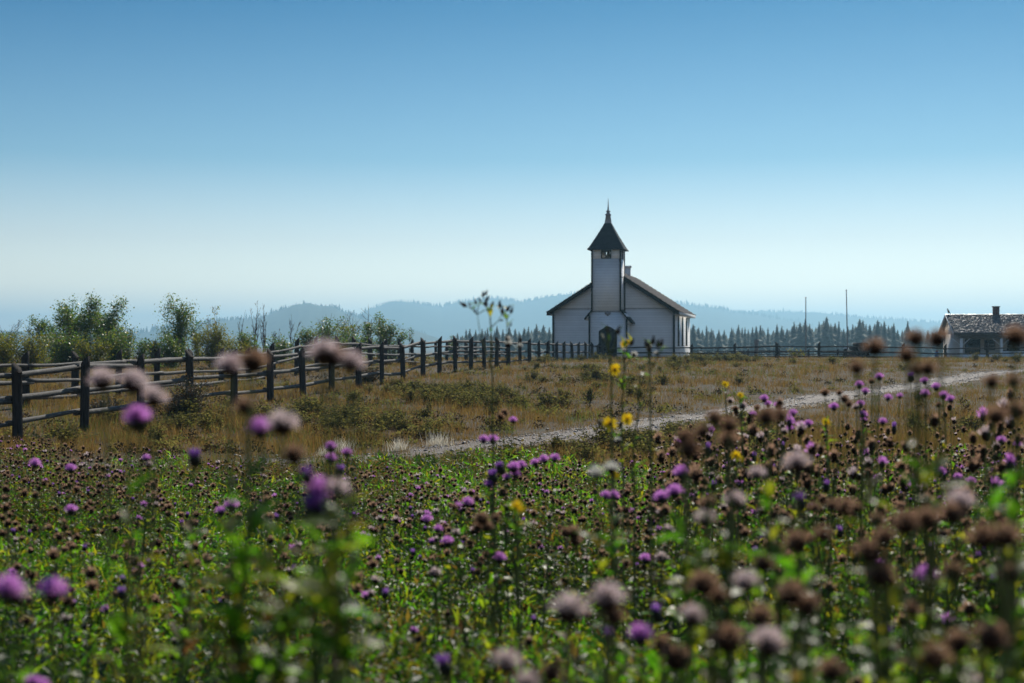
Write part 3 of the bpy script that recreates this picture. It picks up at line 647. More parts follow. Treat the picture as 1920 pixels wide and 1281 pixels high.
g = G(); g.box((-.12, -.29, eZ - .16), (Lh + .2, -.252, eZ - .01)); g.build('gutter_board', 'rail', cb)
g = G(); 
for sgn in (0, 1):
    ya, yb = (-.28, Wd / 2) if sgn == 0 else (Wd + .28, Wd / 2)
    yzp(g, [(ya, eZ - .16), (ya, eZ + .02), (yb, rZ + .05), (yb, rZ - .14)], -.16 - .004 * sgn, -.102)
g.build('rake_board', 'white', cb)
g = G(); g.box((.3, -.05, eZ - .42), (Lh, .12, eZ - .17)); g.build('porch_beam', 'rail', cb)
for xx in (.55, 3.75, 6.95, 10.1):
    pg = G(); pg.box((xx - .1, -.06, -.5), (xx + .1, .14, eZ - .421)); po = pg.build('porch_post', 'white', cb)
    for s in (-1, 1):
        G().tube([(xx + s * .1, .04, eZ - 1.0), (xx + s * .7, .04, eZ - .44)], .035, 4).build('brace', 'white', po)
g = G(); g.box((.65, -.03, -.5), (3.65, .05, .62)); g.box((3.85, -.03, -.5), (6.85, .05, .82)); g.box((7.05, -.03, -.5), (10, .05, .82)); g.build('porch_skirt', 'clap', cb)
g = G(); g.box((3.85, -.05, .821), (6.85, .07, .9)); g.box((7.05, -.05, .821), (10, .07, .9)); g.build('porch_railing', 'post', cb)
for a, b, z0, z1 in ((1.2, 2.3, .15, 1.75), (2.75, 3.5, .95, 1.7), (4.6, 5.5, .9, 1.7), (7.6, 8.6, .9, 1.7)):
    g = G(); g.box((a - .07, so_ - .05, z0 - .07), (b + .07, so_ - .003, z1 + .07)); wn = g.build('window', 'rail' if a > 2 else 'black', cb)
    g = G(); g.box((a, so_ - .06, z0), (b, so_ - .051, z1)); g.build('pane', 'glass', wn)
g = G(); xq = 4.05; g.box((xq - .24, Wd / 2 - .24, rZ - .4), (xq + .24, Wd / 2 + .24, rZ + .62)); g.box((xq - .29, Wd / 2 - .29, rZ + .62), (xq + .29, Wd / 2 + .29, rZ + .7)); g.build('chimney', 'brick', cb)
# dark bird on the ridge end
def ell(g, c, r, n=8, m=6, tilt=0, mi=0):
    V = []; 
    for i in range(m + 1):
        p = math.pi * i / m
        for j in range(n):
            a = 2 * math.pi * j / n; x, y, z = r[0] * math.sin(p) * math.cos(a), r[1] * math.sin(p) * math.sin(a), r[2] * math.cos(p)
            V.append((c[0] + x * math.cos(tilt) + z * math.sin(tilt), c[1] + y, c[2] - x * math.sin(tilt) + z * math.cos(tilt)))
    g.add(V, [(i * n + j, (i + 1) * n + j, (i + 1) * n + (j + 1) % n, i * n + (j + 1) % n) for i in range(m) for j in range(n)], mi)
rw = cb.matrix_basis @ __import__('mathutils').Vector((.12, Wd / 2, rZ + .1))
g = G(); ell(g, (0, 0, .17), (.085, .075, .16), tilt=-.35); ell(g, (-.06, 0, .36), (.06, .055, .06)); g.add([(-.11, -.02, .37), (-.11, .02, .37), (-.17, 0, .35), (-.11, 0, .33)], [(0, 1, 2), (0, 3, 2), (1, 3, 2)])
g.add([(.04, -.04, .1), (.04, .04, .1), (.2, .03, -.06), (.2, -.03, -.06), (.1, 0, .16)], [(0, 1, 2, 3), (0, 1, 4), (1, 2, 4), (0, 3, 4), (3, 2, 4)])
g.tube([(0, .02, .04), (0, .02, -.04)], .008, 4); g.tube([(0, -.02, .04), (0, -.02, -.04)], .008, 4)
o = tag(g.build('bird', 'bud_dark', smooth=True), 'dark bird perched on the left end of the cabin ridge', 'bird'); o.location = rw; 
# things near the cabin and gate
def lathe(pf, n=12):
    V = []
    for r_, z_ in pf: V += [(r_ * math.cos(a * 2 * math.pi / n), r_ * math.sin(a * 2 * math.pi / n), z_) for a in range(n)]
    return V, [(k * n + j, k * n + (j + 1) % n, (k + 1) * n + (j + 1) % n, (k + 1) * n + j) for k in range(len(pf) - 1) for j in range(n)] + [tuple(range((len(pf) - 1) * n, len(pf) * n))]
x_ = (1757 - 960) / F * 109
e = empty('barrel', (x_, 109, float(H(x_, 109))), 0, 'small blue barrel with a reddish top behind the fence by the cabin', 'barrel')
G().add(*lathe([(.15, 0), (.165, .1), (.17, .3), (.165, .5), (.14, .58)])).build('body', 'blue', e); G().add(*lathe([(.1, .58), (.11, .64), (.08, .72), (.0, .74)])).build('lid', 'red', e)
x_ = (1585 - 960) / F * 106
e = empty('milk_can', (x_, 106, float(H(x_, 106))), 0, 'dark upright can with a pale cap beside the log pile', 'can')
G().add(*lathe([(.16, 0), (.17, .1), (.17, .5), (.1, .66), (.09, .72)])).build('body', 'bud_dark', e); G().add(*lathe([(.11, .72), (.12, .78), (.08, .86), (.0, .88)])).build('cap', 'white', e)
e = empty('log_pile', ((1606 - 960) / F * 105.5, 105.5, float(H(25, 105))), R(8), 'pile of dark logs with pale cut ends stacked against the fence', 'log pile')
r_ = random.Random(4)
for k, (xx, zz) in enumerate([(-.45, .15), (-.1, .16), (.25, .15), (.6, .15), (-.3, .45), (.05, .46), (.4, .45), (.62, .7), (-.1, .75), (.27, .76), (.12, 1.03), (.45, 1.0)]):
    rad = r_.uniform(.13, .17)
    lg = G().tube([(xx - .05, -.7 - r_.uniform(0, .3), zz), (xx + r_.uniform(-.08, .08), .9, zz + .02)], [rad, rad * .9], 9).build('log', 'post', e, smooth=False)
    G().add(*[(np.array(v[0]) @ np.array([[1, 0, 0], [0, 0, 1], [0, 1, 0]]) * .86 * 1 + (xx - .05, -1.02 + (k % 3) * .01, zz), v[1]) for v in [lathe([(rad, 0), (rad * .95, .02)], 9)]][0]).build('cut_end', 'rail', lg)
for k, (px, py, s) in enumerate([(1745, 671, .2), (1752, 673, .14), (1767, 671, .22), (1775, 670, .18), (1784, 669, .16)]):
    x_ = (px - 960) / F * 108; g = G(); ell(g, (0, 0, 0), (s, s * .8, s * .55), 9, 6)
    V = g.V[0]; V += np.random.default_rng(k).normal(0, s * .06, V.shape)
    o = g.build('boulder', 'stone'); o.location = (x_, 108 + k * .1, float(H(x_, 108)) + s * .3)
    tag(o, ['leftmost pale stone beside the blue barrel', 'smallest pale stone just left of the blue barrel', 'largest pale stone just right of the blue barrel', 'pale stone left of the fence post by the cabin', 'rightmost pale stone by the cabin porch'][k], 'stone', 'pale stones by the cabin')
for px, py, d, lab, ln in ((1511, 559, 122, 'shorter thin flagpole beyond the fence, left of the taller one', 0), (1587, 545, 120, 'taller thin flagpole leaning slightly beyond the fence', .02)):
    x_ = (px - 960) / F * d; gz = float(H(x_, d)); zt_ = CH + (HY - py) / F * d - gz
    e = empty('flagpole', (x_ + ln * zt_, d, gz), 0, lab, 'flagpole', 'flagpoles'); 
    G().tube([(0, 0, -.3), (-ln * zt_ * .5, 0, zt_ * .5), (-ln * zt_, 0, zt_)], [.055, .048, .036], 8).build('pole', 'galv', e)
    g = G(); ell(g, (-ln * zt_, 0, zt_ + .03), (.06, .06, .06)); g.build('finial', 'galv', e)

# ---------------- trees and bushes on the left ----------------
lf_V = np.array([(0, 0, 0), (.5, .32, .06), (1, 0, -.05), (.5, -.32, .06)]); lf_F = np.array([(0, 1, 2, 3)])
def tree(x, ytop, d, hw, kind, label, leaves=1500, mleaf='poplar', stems=1, bare_top=.0, base=None, cat='tree', nm='poplar_tree', grp=None, seed=0, lowleaf=.15):
    r = np.random.default_rng(seed); X = (x - 960) / F * d; gz = float(H(X, d)); Hh = CH + (HY - ytop) / F * d - gz; Wm = hw / F * d
    e = empty(nm, (X, d, gz), 0, label, cat, grp)
    g = G(); tips = []
    for s in range(stems):
        bx, by = r.uniform(-.12, .12, 2) * (stems > 1); lean = r.normal(0, .35, 2) * Wm * (1 if stems > 1 else .2)
        hs = Hh * (1 if s == 0 else r.uniform(.62, .98))
        n = 9; t = np.linspace(0, 1, n); wv = np.cumsum(r.normal(0, .025 * Hh / 4, (n, 2)), 0)
        P = np.stack([bx + lean[0] * t ** 1.3 + wv[:, 0], by + lean[1] * t ** 1.3 + wv[:, 1], t * hs - .1], -1)
        g.tube(P, np.linspace(.016 * Hh, .008, n) * (.8 if stems > 1 else 1) * (1 if kind != 'bare' else .8), 5, cap=False)
        nb = int((14 if kind != 'bare' else 12) * (1 if stems < 3 else .7))
        for b in range(nb):
            tb = r.uniform(.15 if kind != 'bare' else .3, .97); p = np.array([np.interp(tb, t, P[:, i]) for i in range(3)])
            az = r.uniform(0, 6.28)
            env = (math.sin(math.pi * min(1, (1.02 - tb) * .9 + .08)) ** .8) if kind != 'bare' else .45 * (1 - tb) + .15
            L = Wm * max(env, .42) * r.uniform(.6, 1.1) / (1 if stems < 3 else 1.25); up = r.uniform(.7, 1.5) if kind != 'bare' else r.uniform(1.6, 3)
            q = p + np.array([math.cos(az) * L, math.sin(az) * L, L * up * .8]); m_ = (p + q) / 2 + np.array([0, 0, -.05 * L]); 
            q[2] = min(q[2], Hh - .02)
            g.tube([p, m_, q], [.006 * Hh * (1.1 - tb), .004 * Hh * (1.1 - tb) + .006, .006], 4, cap=False); tips.append((p, q))
            for _ in range(2 if kind == 'bare' else 1):
                q2 = m_ + np.array([r.normal(0, .25), r.normal(0, .25), r.uniform(.4, .8)]) * L; g.tube([m_, q2], [.008, .006], 3, cap=False); tips.append((m_, q2))
        if kind != 'bare': tips += [(P[k], P[k + 1]) for k in range(int(n * lowleaf), n - 1)] * 2
    g.build('trunk', 'bare' if kind == 'bare' else 'bark', e)
    if leaves:
        k = r.integers(0, len(tips), leaves); t = r.uniform(.1, 1.08, leaves)[:, None]
        A = np.array([a for a, b in tips]); B = np.array([b for a, b in tips])
        C = A[k] + (B[k] - A[k]) * t + r.normal(0, .09 * Wm + .05, (leaves, 3))
        C[:, 0] *= 1.0
        if bare_top: 
            C = C[C[:, 2] < Hh * (1 - bare_top)]
        C = C[C[:, 2] > .05]; nL = len(C)
        sz = r.uniform(.07, .15, nL) * (d / 80)
        G().inst(lf_V, lf_F, rots(r.uniform(0, 6.3, nL), r.uniform(-.3, 1.5, nL), r.uniform(0, 6.3, nL), sz), C).build('crown', mleaf, e)
    return e
TL = [  # x, top y, distance, half width, kind, label, leaves, leaf, stems, bare_top
 (12, 604, 72, 22, 'leafy', 'grey green sapling at the left edge with bare upper twigs', 700, 'poplar', 3, .25),
 (30, 596, 80, 14, 'bare', 'bare twiggy sapling beside the left edge', 0, None, 3, 0),
 (52, 600, 84, 10, 'bare', 'thin bare sapling second from the left edge', 0, None, 1, 0),
 (52, 632, 60, 34, 'leafy', 'yellow green willow bush above the first far fence post', 2300, 'willow', 6, 0),
 (82, 600, 70, 17, 'leafy', 'slim sparse sapling left of the tallest poplar', 900, 'poplar', 2, .0),
 (112, 582, 74, 18, 'leafy', 'lower left shoulder of the tall poplar group, a young poplar', 1600, 'poplar', 2, 0),
 (136, 571, 76, 19, 'leafy', 'second poplar of the tall group, left of the highest crown', 2000, 'poplar', 2, 0),
 (158, 563, 75, 22, 'leafy', 'tallest poplar, with the highest crown above the fence', 2600, 'poplar', 3, 0),
 (182, 585, 79, 12, 'leafy', 'narrow poplar filling the gap between the two high crowns', 1000, 'poplar', 1, 0),
 (203, 567, 76, 20, 'leafy', 'high poplar with a slightly golden right side, right of the tallest one', 2200, 'poplar', 2, 0),
 (120, 628, 64, 36, 'leafy', 'dark green bush under the tall poplar group', 2400, 'poplar', 6, 0),
 (175, 640, 62, 26, 'leafy', 'bright yellow willow bush under the tallest poplar', 1700, 'willow', 5, 0),
 (215, 628, 66, 28, 'leafy', 'dark green bush at the foot of the golden poplar', 2000, 'poplar', 5, 0),
 (240, 612, 70, 17, 'leafy', 'mid green sapling at the right end of the tall poplar group', 1300, 'poplar', 3, 0),
 (233, 600, 78, 6, 'bare', 'single leaning bare stem right of the tall poplar group', 0, None, 1, 0),
 (262, 638, 68, 16, 'leafy', 'small thin bush between the poplar group and the yellow bush', 600, 'poplar', 4, 0),
 (290, 638, 70, 18, 'leafy', 'orange tinged willow bush left of the pointed green tree', 1200, 'willow', 5, 0),
 (334, 578, 72, 24, 'leafy', 'pointed green poplar standing alone before the hill', 2600, 'poplar', 2, 0),
 (318, 634, 66, 24, 'leafy', 'dark bush at the foot of the pointed green poplar', 1500, 'poplar', 5, 0),
 (372, 606, 74, 14, 'leafy', 'brownish sparse sapling right of the pointed poplar', 500, 'willow', 3, .2),
 (384, 588, 80, 10, 'bare', 'bare thin sapling just right of the pointed poplar', 0, None, 2, 0),
 (406, 569, 78, 14, 'bare', 'tall bare sapling with fine twigs left of the bare clump', 120, 'willow', 3, 0),
 (402, 618, 68, 30, 'leafy', 'wide yellow green willow bush beneath the bare saplings', 2600, 'willow', 6, 0),
 (449, 578, 82, 12, 'bare', 'bare grey sapling at the left of the tall bare clump', 0, None, 3, 0),
 (476, 565, 80, 14, 'bare', 'tallest bare clump of grey saplings above the bushes', 0, None, 5, 0),
 (497, 566, 78, 14, 'bare', 'bare grey saplings at the right of the tall bare clump', 0, None, 5, 0),
 (465, 622, 72, 20, 'leafy', 'green bush among the bare grey saplings', 1300, 'poplar', 5, 0),
 (520, 612, 80, 14, 'bare', 'short bare twiggy shrub right of the tall bare clump', 0, None, 5, 0),
 (546, 586, 82, 16, 'bare', 'lone crooked bare sapling before the left hill', 0, None, 3, 0),
 (440, 640, 66, 22, 'leafy', 'low yellow willow bush below the bare clump', 1100, 'willow', 5, 0),
 (576, 616, 80, 20, 'leafy', 'small round green bush right of the crooked bare sapling', 1200, 'poplar', 4, 0),
 (600, 597, 88, 10, 'bare', 'thin bare sapling behind the round green bush', 0, None, 2, 0),
 (622, 586, 84, 22, 'leafy', 'sparse grey green poplar before the saddle of the hills', 1100, 'poplar', 4, .1),
 (652, 588, 86, 18, 'leafy', 'sparse twiggy sapling in the saddle of the hills', 600, 'willow', 4, .25),
 (690, 567, 86, 14, 'leafy', 'thin upright sapling with a bare top before the main ridge', 800, 'poplar', 3, .35),
 (712, 590, 88, 14, 'leafy', 'small sparse sapling right of the thin upright one', 600, 'poplar', 3, 0),
 (734, 597, 86, 20, 'leafy', 'bushy grey green sapling, the last large one before the spruces', 1300, 'poplar', 4, 0),
 (770, 612, 90, 9, 'bare', 'small bare twig shrub right of the last bushy sapling', 60, 'poplar', 3, 0),
 (850, 627, 92, 7, 'leafy', 'tiny leafy shoot behind the fence where the spruces begin', 180, 'poplar', 2, 0),
 (665, 636, 80, 32, 'leafy', 'low green thicket behind the fence under the sparse saplings', 1300, 'poplar', 6, 0),
 (525, 644, 74, 30, 'leafy', 'low dull green thicket behind the fence left of centre', 1300, 'poplar', 6, 0),
 (5, 640, 60, 30, 'leafy', 'low yellow green thicket at the left edge', 1500, 'willow', 6, 0),
]
for k, (x, yt, d, hw, kd_, lab, nl, ml, st, bt) in enumerate(TL):
    bush = 'bush' in lab or 'thicket' in lab or 'shrub' in lab
    tree(x, yt, d, hw * ((1.45 if 'bush' in lab or 'thicket' in lab else 1.95) if kd_ == 'leafy' else 1.2), kd_, lab, int(nl * (2.1 if 'bush' in lab or 'thicket' in lab else 2.7)), ml or 'poplar', st, bt, nm='bush' if bush else ('bare_sapling' if kd_ == 'bare' else 'poplar_tree'),
         cat='bush' if bush else 'tree', grp='bushes behind the fences' if bush else 'saplings behind the fences', seed=k + 11, lowleaf=.15 if not bush else .05)
for x, yt, d, hw, lab, ml, nl, sd in ((362, 715, 33.5, 48, 'dark bush with orange tips against the fourth fence post', 'bush_dark', 3200, 3), (185, 748, 33, 36, 'dark green bush behind the second fence post', 'bush_dark', 1500, 4), (688, 694, 52, 34, 'dark bush standing in the fence line before the knoll', 'bush_dark', 2200, 5),
                          (330, 738, 33, 26, 'small dark bush at the left foot of the orange tipped one', 'bush_dark', 1200, 7), (1495, 659, 112, 14, 'small bright green bush behind the churchyard fence, below the flagpoles', 'willow', 500, 8)):
    e = tree(x, yt, d, hw, 'leafy', lab, nl, ml, 7, 0, nm='bush', cat='bush', grp='bushes along the fences', seed=sd + 50, lowleaf=.02)
    for c in e.children:
        if c.name.startswith('crown'): 
            me = c.data; co = np.empty(len(me.vertices) * 3, np.float32); me.vertices.foreach_get('co', co); 
# ---------------- grass, tussocks, sage ----------------
def blade_tmpl(bend=.35):
    return (np.array([(-.5, 0, 0), (.5, 0, 0), (.34, bend * .35, .55), (-.34, bend * .35, .55), (0, bend, 1)]), [np.array([(0, 1, 2, 3)]), np.array([(3, 2, 4)])])
def tuft_arrays(cx, cy, hgt, wid, nb, spread, r):
    n = len(cx); N = n * nb
    X = np.repeat(cx, nb) + r.normal(0, 1, N) * np.repeat(spread, nb); Y = np.repeat(cy, nb) + r.normal(0, 1, N) * np.repeat(spread, nb)
    h = np.repeat(hgt, nb) * r.uniform(.45, 1.1, N); wv = np.repeat(wid, nb) * r.uniform(.6, 1.2, N)
    Ms = rots(r.uniform(0, 6.28, N), np.abs(r.normal(0, .28, N)), r.uniform(0, 6.28, N), 1.0)
    Ms[:, :, 0] *= wv[:, None]; Ms[:, :, 1] *= h[:, None]; Ms[:, :, 2] *= h[:, None]
    return Ms, np.stack([X, Y, H(X, Y) - .02], -1)
bV, bF = blade_tmpl()
def scatter_grass(n, dmin, dmax, r, p=1.0):
    u = r.random(n); d = (dmin ** -p + (dmax ** -p - dmin ** -p) * u) ** (-1 / p) if p else dmin * (dmax / dmin) ** u
    x = r.uniform(-.42, .42, n) * d
    return x, d
def patch(x, y, s=1.0, k=0):
    return np.sin(x * .7 * s + k) * np.sin(y * .45 * s + 2 * k) + .6 * np.sin(x * 1.9 * s + y * .8 * s + k * 3)
r = np.random.default_rng(21)
g = G()
x, d = scatter_grass(52000, 14, 108, r, p=.45)
td_ = track_dist(x, d); keep = (td_ > .85 + .35 * r.random(len(x))) | ((np.abs(td_ - 0) < .28) & (r.random(len(x)) < .35)) | ((td_ > .8) & (r.random(len(x)) < .35)) | ((x < 3) & (td_ > .5) & (r.random(len(x)) < .3))
keep &= ~((d < 19) & (r.random(len(x)) < .4)) & ~((d > 101) & (np.abs(x - cxx) < 5))
x, d = x[keep], d[keep]; td_ = td_[keep]
pt = patch(x, d); hg = (.19 + .10 * pt.clip(-1, 1.2) + .07 * patch(x, d, 3.1, 1).clip(-1, 1) + .10 * r.random(len(x)) ** 3) * np.where(td_ < 2.2, .45, 1) * np.where(d > 60, .9, 1)
hg = hg.clip(.06, .5)
Ms, Ts = tuft_arrays(x, d, hg, .003 + d * .00022, 8, .05 + d * .0015, r)
g.inst(bV, bF, Ms, Ts)
tag(g.build('dry_grass', 'grass'), 'golden brown dry grass over the meadow', kind='stuff')
g = G(); x, d = scatter_grass(9000, 15, 100, r, p=.4); pt = patch(x, d, .8, 3); k = (pt > .25) & (track_dist(x, d) > 1.4); x, d = x[k], d[k]
Ms, Ts = tuft_arrays(x, d, .24 + .1 * r.random(len(x)), .003 + d * .00022, 8, .06 + d * .001, r); g.inst(bV, bF, Ms, Ts)
tag(g.build('green_grass', 'grass_green'), 'patches of greener grass among the dry grass', kind='stuff')
for k, (px, py, d, s) in enumerate([(640, 838, 24.3, 1.0), (748, 836, 24.5, .8), (822, 830, 25.3, 1.0), (612, 848, 23.6, .6)]):
    n = 170; X = (px - 960) / F * d
    Ms = rots(r.uniform(0, 6.28, n), np.abs(r.normal(0, .45, n)), r.uniform(0, 6, n), 1); hh = r.uniform(.12, .34, n) * s
    Ms[:, :, 0] *= .007; Ms[:, :, 1] *= hh[:, None]; Ms[:, :, 2] *= hh[:, None]
    o = G().inst(bV, bF, Ms, np.stack([r.normal(0, .10 * s, n), r.normal(0, .1, n), 0 * hh], -1)).build('grass_tuft', 'grass_pale'); o.location = (X, d, float(H(X, d)))
    tag(o, ['bleached grass tuft at the track edge, right of a purple thistle pair', 'bleached grass tuft at the track edge, second from the right', 'rightmost bleached grass tuft at the track edge', 'smallest bleached grass tuft, leftmost at the track edge'][k], 'grass tuft', 'bleached grass tufts')
# sagebrush prototypes
def sage_g(seed, upright=.5):
    r = np.random.default_rng(seed); gs = G(); gl = G(); P = []
    for k in range(34):
        az, tl = r.uniform(0, 6.28), abs(r.normal(0, upright)); L = r.uniform(.6, 1.0)
        dr = np.array([math.sin(tl) * math.cos(az), math.sin(tl) * math.sin(az), math.cos(tl)]); b = r.normal(0, .06, 3) * (1, 1, 0)
        e = b + dr * L; m = (b + e) / 2 + r.normal(0, .04, 3); gs.tube([b, m, e], [.012, .008, .004], 3, cap=False)
        for q in range(16): t = r.uniform(.3, 1.03); P.append((b + (m - b) * t * 2 if t < .5 else m + (e - m) * (t * 2 - 1)) + r.normal(0, .025, 3))
    P = np.array(P); n = len(P); gl.inst(lf_V, lf_F, rots(r.uniform(0, 6.3, n), r.uniform(-.8, .9, n) - .9, r.uniform(0, 6, n), r.uniform(.06, .11, n)), P)
    return gs, gl
SG = []
for k in range(5):
    gs, gl = sage_g(60 + k, [.5, .35, .6, .45, .7][k]); e = empty('sagebrush'); gl.build('foliage', 'sage', e); gs.build('stem', 'sage_stem', e); SG.append(e)
kd2 = kids_of(); used = [False] * 5
r = random.Random(99); spots = []
while len(spots) < 280:
    if spots and r.random() < .62:
        a = r.choice(spots); x, d = a[0] + r.gauss(0, .9), a[1] + r.gauss(0, 1.3)
        if d < 19 or d > 92 or any(abs(x - b[0]) < .25 and abs(d - b[1]) < .3 for b in spots): continue
    else: d = 19 + 72 * r.random() ** 1.0; x = r.uniform(-.30, .40) * d
    px = 960 + x / d * F
    fenceX = -14.9 + .205 * d
    if x < fenceX + .6 or float(track_dist(np.array([x]), np.array([d]))[0]) < 1.9: continue
    if patch(x, d, .5, 1.7) < -.3 and r.random() < .6: continue
    if px > 1450 and r.random() < .75: continue
    spots.append((x, d))
spots += [(-.9, 17.5), (.3, 18.2), (1.0, 18.0), (1.6, 20), (2.2, 22), (-9.0, 32.5), (-6.4, 31), (-5.3, 36), (4.2, 25), (8.5, 30)]
spots.sort(key=lambda s: s[0] / s[1])
LMX = [(0, 'the left frame edge'), (160, 'the second near fence post'), (360, 'the orange tipped bush'), (507, 'the fence bend'), (690, 'the dark bush'), (800, 'the rising fence'), (910, 'the tall dried weed'), (1036, 'the church left wall'),
       (1140, 'the church door'), (1260, 'the church right corner'), (1376, 'the right fence'), (1511, 'the shorter flagpole'), (1587, 'the taller flagpole'), (1680, 'the gap before the cabin'), (1757, 'the cabin left end'), (1875, 'the cabin chimney')]
def near_lm(px): return min(LMX, key=lambda a: abs(a[0] - px))[1]
cnt = {}
for (x, d) in spots:
    q = r.randrange(5)
    if not used[q]: o = SG[q]; used[q] = True
    else: o = copy_tree(SG[q], kd2)
    s = r.uniform(.34, .66) * (1 if d < 70 else 1.1); o.location = (x, d, float(H(x, d)) - .02); o.scale = (s * r.uniform(1.1, 2.0), s * r.uniform(1.1, 1.8), s * r.uniform(.55, .95)); o.rotation_euler.z = r.uniform(0, 6)
    px = 960 + x / d * F; dep = 'just past the track' if d < 30 else 'on the lower slope' if d < 42 else 'halfway up the rise' if d < 58 else 'near the crest' if d < 74 else 'on the crest'
    key = (near_lm(px), dep, 'broad' if s > .45 else 'small'); cnt[key] = cnt.get(key, 0) + 1
    nth = '' if cnt[key] == 1 else ordinal(cnt[key]) + ' from left, '
    tag(o, f'{key[2]} sagebrush {dep} below {key[0]}' + (', ' + nth.rstrip(', ') if nth else ''), 'sagebrush', 'sagebrush clumps on the meadow')

# low scrub too many to count
r = np.random.default_rng(404); n = 5200; x, d = scatter_grass(n, 18, 100, r, p=.5)
k = (track_dist(x, d) > 1.5) & (patch(x, d, .9, 6) + r.normal(0, .5, n) > .15) & ~((x / d > .2) & (r.random(n) < .6)); x, d = x[k], d[k]; n = len(x); nl = 46
rad = np.repeat(r.uniform(.10, .26, n), nl); hgt_ = np.repeat(r.uniform(.10, .26, n), nl); N = n * nl
a = r.uniform(0, 6.28, N); q = r.random(N) ** .5; X = np.repeat(x, nl) + np.cos(a) * q * rad; Y = np.repeat(d, nl) + np.sin(a) * q * rad
T_ = np.stack([X, Y, H(X, Y) + hgt_ * (1.25 - q * .8) * r.uniform(.2, 1.1, N)], -1)
Ms = rots(r.uniform(0, 6.28, N), r.uniform(-1.6, -.3, N), r.uniform(0, 6, N), r.uniform(.03, .06, N) * (1 + np.repeat(d, nl) * .008))
g = G(); sel = np.repeat(r.random(n), nl)
g.inst(lf_V, lf_F, Ms[sel < .5], T_[sel < .5], 0); g.inst(lf_V, lf_F, Ms[sel >= .5], T_[sel >= .5], 1)
tag(g.build('low_scrub', ['sage', 'scrub']), 'low olive and brown scrub woven through the dry grass', kind='stuff')
# ---------------- thistles ----------------
def head_g(kind, hi, seed=0):
    """origin at the stem joint, +Z outwards, metres; material 0 = bracts, 1 = florets"""
    r = np.random.default_rng(seed); g = G(); dry = kind in ('brown', 'pale', 'fluff')
    R0, Hc = (.0122 if dry else .0100, .019)
    n, m = (10, 6) if hi else (6, 3)
    V = []
    for i in range(m + 1):
        t = i / m; rad = R0 * math.sin(math.pi * (.12 + .72 * t)) ** .7 * (1.0)
        V += [(rad * math.cos(2 * math.pi * j / n), rad * math.sin(2 * math.pi * j / n), Hc * t) for j in range(n)]
    g.add(V, [(i * n + j, i * n + (j + 1) % n, (i + 1) * n + (j + 1) % n, (i + 1) * n + j) for i in range(m) for j in range(n)] + [tuple(range(n))[::-1]], 0)
    ns = 46 if hi else 7       # spiny scales
    t = r.uniform(.1, .95, ns); a = r.uniform(0, 6.28, ns); rad = R0 * np.sin(math.pi * (.12 + .72 * t)) ** .7
    sc = np.array([(-.25, 0, 0), (.25, 0, 0), (0, .12, 1)]); Ms = rots(a, r.uniform(.5, 1.1, ns) * (1.2 - .6 * t), math.pi / 2 + 0 * a, .0065)
    g.inst(sc, np.array([(0, 1, 2)]), Ms, np.stack([rad * .9 * np.cos(a), rad * .9 * np.sin(a), Hc * t], -1), 0)
    par = {'purple': (280, .74, .0180, .0011), 'bud': (120, .32, .0135, .0011), 'pale': (190, .74, .0185, .0012), 'brown': (150, .72, .0140, .0015), 'fluff': (240, 1.55, .021, .0010)}[kind]
    nf = par[0] if hi else max(14, par[0] // 9); wf = par[3] * (1 if hi else 3.2)
    tl = par[1] * np.sqrt(r.random(nf)) * (1 if kind != 'fluff' else 1.15); a = r.uniform(0, 6.28, nf); L = par[2] * r.uniform(.8, 1.12, nf) * (1.18 - .38 * tl / par[1])
    fl = np.array([(-.5, 0, 0), (.5, 0, 0), (.42, 0, .8), (0, .0, 1.0), (-.42, 0, .8)]) if not hi else np.array([(-.35, 0, 0), (.35, 0, 0), (.5, 0, .85), (0, 0, 1.0), (-.5, 0, .85)])
    Ms = rots(a, tl, r.uniform(0, 6.28, nf), 1.0); Ms[:, :, 0] *= wf; Ms[:, :, 2] *= L[:, None]
    rb = np.sin(tl / max(par[1], .01) * 1.3) * .0072
    org = np.stack([rb * np.cos(a), rb * np.sin(a), Hc * .88 + 0 * a], -1)
    if kind in ('purple', 'pale', 'brown'):      # florets stand all over the upper half of the head, the dark cup shows between them
        lo = {'purple': .62, 'pale': .5, 'brown': .42}[kind]
        ts_ = r.uniform(lo, 1.3, nf); rt = R0 * np.sin(math.pi * (.12 + .72 * np.minimum(ts_, 1))) ** .7
        rt = np.where(ts_ > 1, rt * (1.3 - ts_) / .3, rt) * .96; tl = ((1.3 - ts_) / (1.3 - lo) * {'purple': 1.15, 'pale': 1.35, 'brown': 1.5}[kind] + r.normal(0, .12, nf)).clip(0, 1.8)
        L = {'purple': .0138, 'pale': .0125, 'brown': .0088}[kind] * r.uniform(.75, 1.15, nf); Ms = rots(a, tl, r.uniform(0, 6.28, nf), 1.0); Ms[:, :, 0] *= wf; Ms[:, :, 2] *= L[:, None]
        org = np.stack([rt * np.cos(a), rt * np.sin(a), Hc * np.minimum(ts_, 1)], -1)
    g.inst(fl, np.array([(0, 1, 2, 3, 4)]), Ms, org, 1)
    return g
HM = {'purple': ('bract', 'purple'), 'bud': ('bract', 'violet'), 'pale': ('bract_dry', 'pale'), 'brown': ('bract_dry', 'tan'), 'fluff': ('bract_dry', 'fluff')}
HLAB = {'purple': 'open purple bloom', 'bud': 'closed violet bud', 'pale': 'faded pinkish white head', 'brown': 'dried brown head', 'fluff': 'white fluffy seed head'}
HEADS = {}
for kd_ in HM:
    for hi in (True, False):
        hs_l = []
        for v in range(3 if hi else 2): hs_l.append(head_g(kd_, hi, 5 + v * 7 + len(kd_)))
        HEADS[kd_, hi] = hs_l
HMESH = {}
